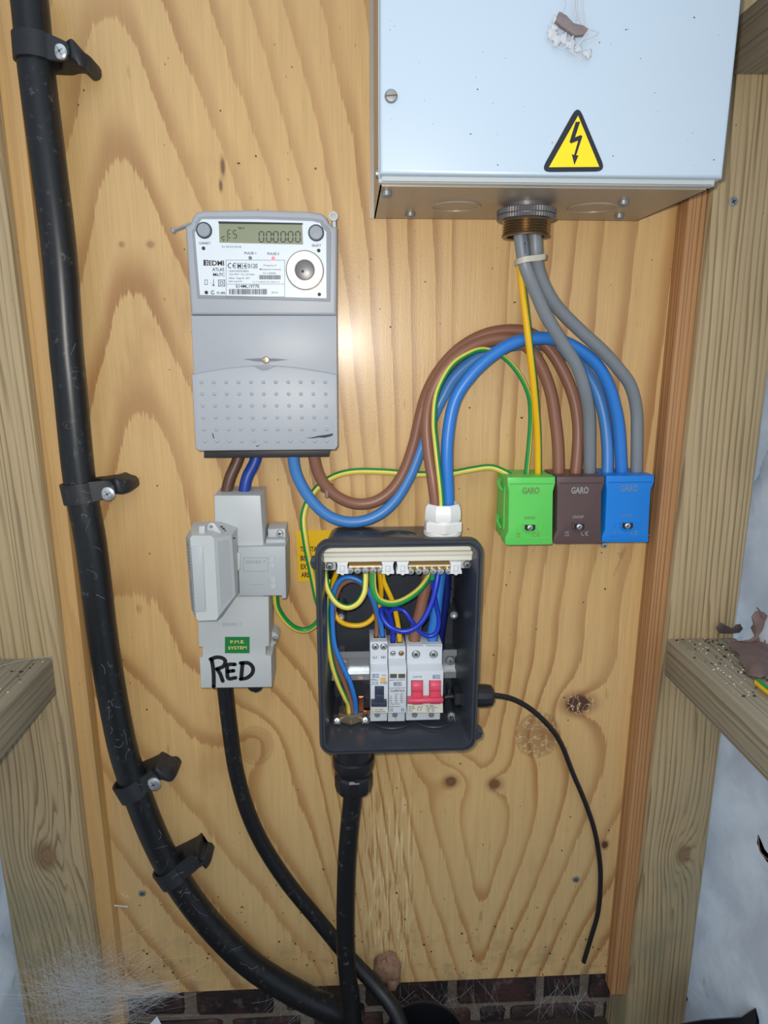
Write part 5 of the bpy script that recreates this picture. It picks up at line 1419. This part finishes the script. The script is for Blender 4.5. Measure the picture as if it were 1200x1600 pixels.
# ------------------------------------------------------------------ pipe clips
def clip(label, px, py, ang, scr, lug, slot=False):
    """a hinged band around the pipe with a lug screwed to its right"""
    t = T('pipe_clip', px, py, 0, label, 'pipe clip', 'black clips holding the pipe')
    c = W(px, py, .030)
    n = Vector((math.cos(ang), 0, math.sin(ang))); ax = Vector((-n.z, 0, n.x)); w = Vector((0, -1, 0))
    R0, R1, H = .0153, .0182, .0098
    # band: an open ring that stands a little off the pipe
    vs, fs = [], []
    N = 30
    for i in range(N + 1):
        a = math.radians(42 + 215.0 * i / N)
        e = n * math.cos(a) + w * -math.sin(a) if False else n * math.cos(a) + w * math.sin(a)
        for r, h in ((R0, -H), (R1, -H), (R1, H), (R0, H)): vs.append(c + e * r + ax * h)
    for i in range(N):
        for j in range(4): fs.append([i * 4 + j, i * 4 + (j + 1) % 4, (i + 1) * 4 + (j + 1) % 4, (i + 1) * 4 + j])
    fs += [[0, 1, 2, 3], [N * 4 + 3, N * 4 + 2, N * 4 + 1, N * 4]]
    mb = MB(); mb.add(vs, fs); t.part('band', mb, 'clip')
    s = W(scr[0], scr[1], .036); l = W(lug[0], lug[1], .020)
    # strap from the band to the screw
    mb = MB()
    e45 = math.radians(48)
    st = c + (n * math.cos(e45) + w * math.sin(e45)) * R0
    sc_n = (s - c).dot(n)
    pts = []
    m_ = 8
    loopa, loops = [], []
    prof = [(st - c).dot(n) - .004, (st - c).dot(n) + .004, sc_n, sc_n + .005, sc_n + .0072]
    dep = [.030 + (st - c).dot(w) + .001, .030 + (st - c).dot(w) - .002, .0345, .0342, .034]
    hh = [H, H, .0082, .0062, .0026]
    for p, d_, h in zip(prof, dep, hh):
        b0 = Vector((c.x, 0, c.z)) + n * p
        loops.append([b0 + ax * -h + w * d_, b0 + ax * h + w * d_, b0 + ax * h * 1.0 + w * (d_ - .004), b0 + ax * -h + w * (d_ - .004)])
    mb.loft(loops); t.part('strap', mb, 'clip', angle=50)
    # base: from under the pipe, rising to a wedge beyond the screw
    ln = (Vector((l.x, 0, l.z)) - Vector((c.x, 0, c.z)))
    la, lb = ln.dot(n), ln.dot(ax)
    loops = []
    prm = [(-.010, -.0085, .0085, .010), (.012, -.0085, .0085, .014), (.020, -.0080, .0085, .027), (sc_n + .003, -.0065, .009, .0295), (sc_n + .009, -.0068, .0100, .0325), (la - .006, lb - .0078, lb + .0068, .030), (la - .001, lb - .0068, lb + .0045, .023), (la + .0012, lb - .004, lb + .001, .012)]
    ss = catmull([Vector(q[:3]) for q in prm], 4); dd_ = catmull([Vector((q[3], 0, 0)) for q in prm], 4)
    for (p, h0, h1), dv in zip(ss, dd_):
        d_ = dv.x; b0 = Vector((c.x, 0, c.z)) + n * p
        rr_ = min(.003, (h1 - h0) * .3, d_ * .4)
        cs = [(h0, .0005), (h1, .0005), (h1, d_ - rr_), (h1 - rr_ * .3, d_ - rr_ * .3), (h1 - rr_, d_), (h0 + rr_, d_), (h0 + rr_ * .3, d_ - rr_ * .3), (h0, d_ - rr_)]
        loops.append([b0 + ax * q[0] + w * q[1] for q in cs])
    mb = MB(); mb.loft(loops); t.part('base_lug', mb, 'clip', angle=55)
    if slot:
        mb = MB(); b0 = W(slot[0], slot[1], .0335)
        mb.tube([b0 - n * .006, b0 + n * .005], .0022, 8, 0); t.part('screw_slot', mb, 't_dark')
    else:
        mb = MB(); screw_head(mb, Vector((s.x, -.0348, s.z)), OUT, 11.2 * mpp(*scr, .035), .0022); t.part('screw', mb, ['steel', 'dull_steel'])
clip('black pipe clip with bright screw at the very top of the pipe', 56, 78, math.radians(-2), (93, 80), (144, 98))
clip('dusty black pipe clip beside the cutout fuse carrier', 127, 768, math.radians(6), (168, 772), (206, 756))
clip('dusty black pipe clip with screw, third down the pipe', 207, 1228, math.radians(23), (240, 1226), (273, 1202))
clip('cobwebbed black pipe clip without a visible screw, lowest on the pipe', 268, 1362, math.radians(27), (302, 1352), (326, 1338), slot=(314, 1350))

# ------------------------------------------------------------------ duct, bits and pieces
t = T('duct_pipe', 665, 1640, .075, 'open black duct pipe rising beside the brick plinth', 'pipe')
cx = .079; zr = at(665, 1562, .026)[1]
mb = MB(); mb.lathe((cx, -.076, 0.0), (0, 0, 1), [(.050, 0), (.050, zr - .002), (.0493, zr), (.0468, zr), (.046, zr - .002), (.046, .02), (.0001, .02)], 44)
t.part('pipe_wall', mb, 'black_sheet', angle=50)
# cocoon-like lump
q = W(603, 1506, 0); R = 22 * mpp(603, 1506, 0)
def lump(c, rx, ry, rz, seedv, rough=.16, n=14, m=10):
    rnd = random.Random(seedv); ph = [rnd.uniform(0, 6.28) for _ in range(6)]
    vs, fs = [], []
    for j in range(m + 1):
        th = math.pi * j / m
        for i in range(n):
            a = 2 * math.pi * i / n
            k = 1 + rough * (math.sin(2 * a + ph[0]) * math.sin(2 * th + ph[1]) + .6 * math.sin(5 * a + ph[2]) * math.sin(th * 4 + ph[3]) + .5 * math.sin(3 * a + ph[4] + th * 3))
            vs.append(Vector(c) + Vector((rx * k * math.sin(th) * math.cos(a), ry * k * math.sin(th) * math.sin(a), rz * k * math.cos(th))))
    for j in range(m):
        for i in range(n): fs.append([j * n + i, j * n + (i + 1) % n, (j + 1) * n + (i + 1) % n, (j + 1) * n + i])
    mb = MB(); mb.add(vs, fs); return mb
mb = lump(q + Vector((0, -.006, 0)), R, .011, R * 1.02, 5, .2, 30, 22)
mb2 = lump(q + Vector((.008, -.009, -.014)), R * .55, .009, R * .8, 8, .16, 16, 12); mb.add(mb2.v, mb2.f)
solo('insect_cocoon', mb, 'cocoon', W(603, 1528, 0), 'brown papery cocoon stuck to the lower edge of the plywood', 'cocoon', angle=80)
# flat-headed screws and a nail
for px, py, r, lab in ((222, 1396, 5.6, 'small grey screw head in the plywood under the lowest clip'), (900, 1374, 5.4, 'small grey screw head in the plywood left of the thin cable'), (1146, 315, 7, 'screw head sunk in the right corner post near the cabinet')):
    dd = .0305 if px > 1100 else .0008
    mb = MB(); screw_head(mb, W(px, py, dd), OUT, r * mpp(px, py, dd), .0007); solo('wood_screw', mb, ['dull_steel', 't_dark'], W(px, py, dd), lab, 'screw')
mb = MB(); mb.tube([W(150, 1412, .014), W(199, 1417, .006)], .0009, 6, 0); mb.lathe(W(199, 1417, .006), (1, .1, 0), [(.002, 0), (.002, .001)], 10)
solo('thin_nail', mb, 'steel', W(199, 1417, .006), 'thin bright nail sticking out low on the left', 'nail')
# leaves on the right rail
def leaf(name, label, pts, d, curl, mat, stem=None, thick=.0004, place=None):
    """outline in pixels, laid on points just above the rail and bent"""
    t = T(name, pts[0][0], pts[0][1], d, label, 'leaf')
    cxp = sum(p[0] for p in pts) / len(pts); cyp = sum(p[1] for p in pts) / len(pts)
    place = place or (lambda a, b: W(a, b, d))
    t.org = place(*pts[len(pts) // 2]); t.o.location = t.org
    q = [place(*p) + Vector((0, -1, .6)) * curl * abs(math.sin((p[0] + 2 * p[1]) * .07)) for p in pts]
    c = place(cxp, cyp) + Vector((0, -1, .6)) * curl * .7
    n = len(q)
    mid = [(p + c) / 2 + Vector((0, -curl * .4, 0)) for p in q]
    vs, fs = [], []
    for off in (0, thick):
        vs += [p + Vector((0, off, off)) for p in q] + [p + Vector((0, off, off)) for p in mid] + [c + Vector((0, off, off))]
    N = 2 * n + 1
    for s in (0, 1):
        o = s * N
        for i in range(n):
            j = (i + 1) % n
            fs.append([o + i, o + j, o + n + j, o + n + i]); fs.append([o + n + i, o + n + j, o + 2 * n])
    for i in range(n): fs.append([i, (i + 1) % n, N + (i + 1) % n, N + i])
    mb = MB(); mb.add(vs, fs); t.part('blade', mb, mat, angle=80)
    if stem:
        mb = MB(); mb.tube([place(a, b) + Vector((0, -.0022, .001)) - Vector((0, curl * .5, 0)) for a, b in stem], .0008, 6, 4); t.part('stem', mb, mat)
leaf('oak_leaf', 'large dead brown oak leaf standing on the right rail', [(1183, 955), (1190, 958), (1198, 966), (1206, 985), (1215, 1000), (1212, 1030), (1200, 1040), (1194, 1055), (1183, 1060), (1166, 1055), (1160, 1043), (1152, 1035), (1151, 1024), (1134, 1012), (1141, 1002), (1152, 1003), (1166, 1001), (1180, 990), (1174, 989), (1170, 982), (1173, 975), (1172, 965), (1177, 957)], .075, .006, 'leaf', [(1178, 948), (1184, 957), (1192, 985), (1186, 1020), (1178, 1052)], place=lambda a, b: onz(a, b, nz1 + .0015) if b >= 1008 else W(a, b, .052))
leaf('curled_leaf', 'small curled dark leaf beside the large oak leaf on the rail', [(1116, 982), (1124, 974), (1132, 980), (1137, 987), (1150, 987), (1154, 983), (1153, 978), (1148, 977), (1155, 976), (1158, 983), (1154, 989), (1140, 991), (1123, 990)], .036, .003, 'leaf2')
leaf('dry_leaf', 'dead leaf caught low on the right membrane', [(1181, 1303), (1185, 1310), (1188, 1322), (1198, 1333), (1210, 1345), (1206, 1356), (1194, 1345), (1187, 1332), (1182, 1318)], .12, .004, 'leaf', [(1181, 1304), (1184, 1326), (1196, 1340)], place=lambda a, b: onx(a, b, pr - .004))
mb = MB(); zq = nz1 + .0037; mb.tube([onz(1184, 1066, zq), onz(1196, 1076, zq), onz(1214, 1090, zq)], .0036, 14, 4, sdir=(.55, -.1, .8))
solo('wire_offcut', mb, ['c_yel2', 'c_grn'], onz(1184, 1066, nz1), 'yellow and green wire offcut lying on the right rail', 'wire')
mb = MB(); mb.prism(O([(222, 1612), (246, 1586), (258, 1608), (250, 1630)], .12), .1215, .120, back=[(x + .002, z - .004) for x, z in O([(222, 1612), (246, 1586), (258, 1608), (250, 1630)], .105)])
solo('paper_scrap', mb, 'paper', W(240, 1612, .12), 'corner of white paper at the lower left edge', 'paper')
mb = MB(); mb.loft([[W(a, b, d) for a, b, d in ((1042, 1603, .06), (1042, 1640, .06), (1042, 1640, .09), (1042, 1605, .09))], [W(a, b, d) for a, b, d in ((1100, 1592, .08), (1100, 1640, .08), (1100, 1640, .12), (1100, 1594, .12))], [W(a, b, d) for a, b, d in ((1158, 1588, .10), (1158, 1640, .10), (1158, 1640, .14), (1158, 1590, .14))], [W(a, b, d) for a, b, d in ((1178, 1573, .11), (1180, 1640, .11), (1184, 1640, .145), (1181, 1575, .145))], [W(a, b, d) for a, b, d in ((1184, 1592, .12), (1184, 1640, .12), (1188, 1640, .15), (1186, 1594, .15))]])
solo('black_sheet', mb, 'black_sheet', W(1110, 1640, .1), 'folded black plastic sheet at the lower right corner', 'sheet')
# loose straws on the left rail
mb = MB()
mb.tube([W(0, 1041, .085), W(40, 1031, .055), W(82, 1026, .034)], .0006, 6, 3)
solo('metal_straw', mb, 'steel', W(0, 1041, .085), 'thin bright wire lying on the left rail', 'wire')

# crumbs on the rails and board, kept as stuff
rnd = random.Random(12)
def crumbs(name, mat, label, spots):
    mb = MB()
    for p, r in spots:
        k = lump(p, r * rnd.uniform(.7, 1.5), r * rnd.uniform(.6, 1.2), r * rnd.uniform(.5, .9), rnd.randint(0, 999), .2, 6, 4); mb.add(k.v, k.f)
    return solo(name, mb, mat, spots[0][0], label, 'debris', kind='stuff', angle=80)
for nm, mt, lab, cnt in (('debris_crumbs', 'crumb', 'dark crumbs scattered on the rails', 110), ('pale_debris', 'crumb_pale', 'pale flakes scattered on the rails', 120)):
    sp = []
    for i in range(cnt):
        if i % 3: p = Vector((rnd.uniform(XR + .006, pr - .004), -rnd.uniform(.034, .16), nz1 + .0006))
        else: p = Vector((rnd.uniform(pl + .004, lxe - .004), -rnd.uniform(.034, .16), lz1 + .0006))
        sp.append((p, rnd.choice((.0005, .0007, .001, .0016 if nm == 'debris_crumbs' else .0011))))
    crumbs(nm, mt, lab, sp)
sp = [(W(px, py, .078), .0011) for px, py in ((341, 826), (338, 824), (349, 826), (352, 829), (366, 841), (346, 823))]
crumbs('cutout_crumbs', 'crumb', 'dark crumbs on top of the fuse carrier', sp)
sp = []
for i in range(150):
    px, py = rnd.uniform(180, 950), rnd.triangular(1380, 1530, 1520)
    sp.append((W(px, py, .0011), rnd.choice((.0005, .0007, .0011))))
for i in range(70):
    sp.append((W(rnd.uniform(170, 1020), rnd.uniform(60, 1380), .0011), rnd.choice((.0004, .0006, .0010))))
crumbs('board_specks', 'crumb', 'dark specks of dirt clinging to the plywood', sp)
sp = [(W(rnd.uniform(600, 1130), rnd.uniform(5, 262), CD + .0062), rnd.choice((.0002, .0002, .0003, .0005))) for i in range(40)]
crumbs('cabinet_specks', 'crumb', 'tiny specks of dirt on the white cabinet lid', sp)

# cobwebs
def webs(name, label, make, n, r=.00011):
    mb = MB()
    for i in range(n):
        pts = make(i); mb.tube(pts, r * rnd.uniform(.6, 1.5), 3, 3)
    return solo(name, mb, 'web', mb.v[0], label, 'cobweb', kind='stuff', angle=80)
def corner(i):
    a = W(rnd.gauss(110, 34), rnd.gauss(1560, 36), rnd.uniform(.032, .07)); b = W(rnd.gauss(150, 60), rnd.gauss(1530, 50), rnd.uniform(.02, .05))
    if i % 5 == 0: b = W(rnd.uniform(200, 290), rnd.uniform(1530, 1560), .008)
    m_ = (a + b) / 2 + Vector((rnd.uniform(-.008, .008), rnd.uniform(-.008, .008), rnd.uniform(-.012, .002)))
    return [a, m_, b]
webs('corner_cobweb', 'grey tangle of cobweb in the lower left corner', corner, 800, .00005)
def low(i):
    x = rnd.choice((rnd.uniform(430, 520), rnd.uniform(620, 780), rnd.uniform(830, 930)))
    a = W(x, rnd.uniform(1520, 1556), .004); b = W(x + rnd.gauss(0, 28), rnd.uniform(1565, 1600), rnd.uniform(-.02, .03))
    return [a, (a + b) / 2 + Vector((rnd.uniform(-.005, .005), 0, -.004)), b]
webs('plinth_cobweb', 'thin cobwebs hanging below the plywood edge', low, 120, .00006)
def pw(i):
    k = rnd.uniform(5, len(pipe_px) - 4); j = int(k); f = k - j
    x = pipe_px[j][0] * (1 - f) + pipe_px[j + 1][0] * f; y = pipe_px[j][1] * (1 - f) + pipe_px[j + 1][1] * f
    a = W(x + rnd.uniform(-16, 16), y + rnd.uniform(-10, 10), .0462); b = W(x + rnd.uniform(-16, 16), y + rnd.uniform(-14, 14), .0462)
    for p in (a, b):
        pass
    c = (a + b) / 2 + Vector((rnd.uniform(-.004, .004), -.001, rnd.uniform(-.004, .004)))
    return [a, c, b]
webs('pipe_cobweb', 'wisps of cobweb clinging to the thick pipe', pw, 45, .00005)
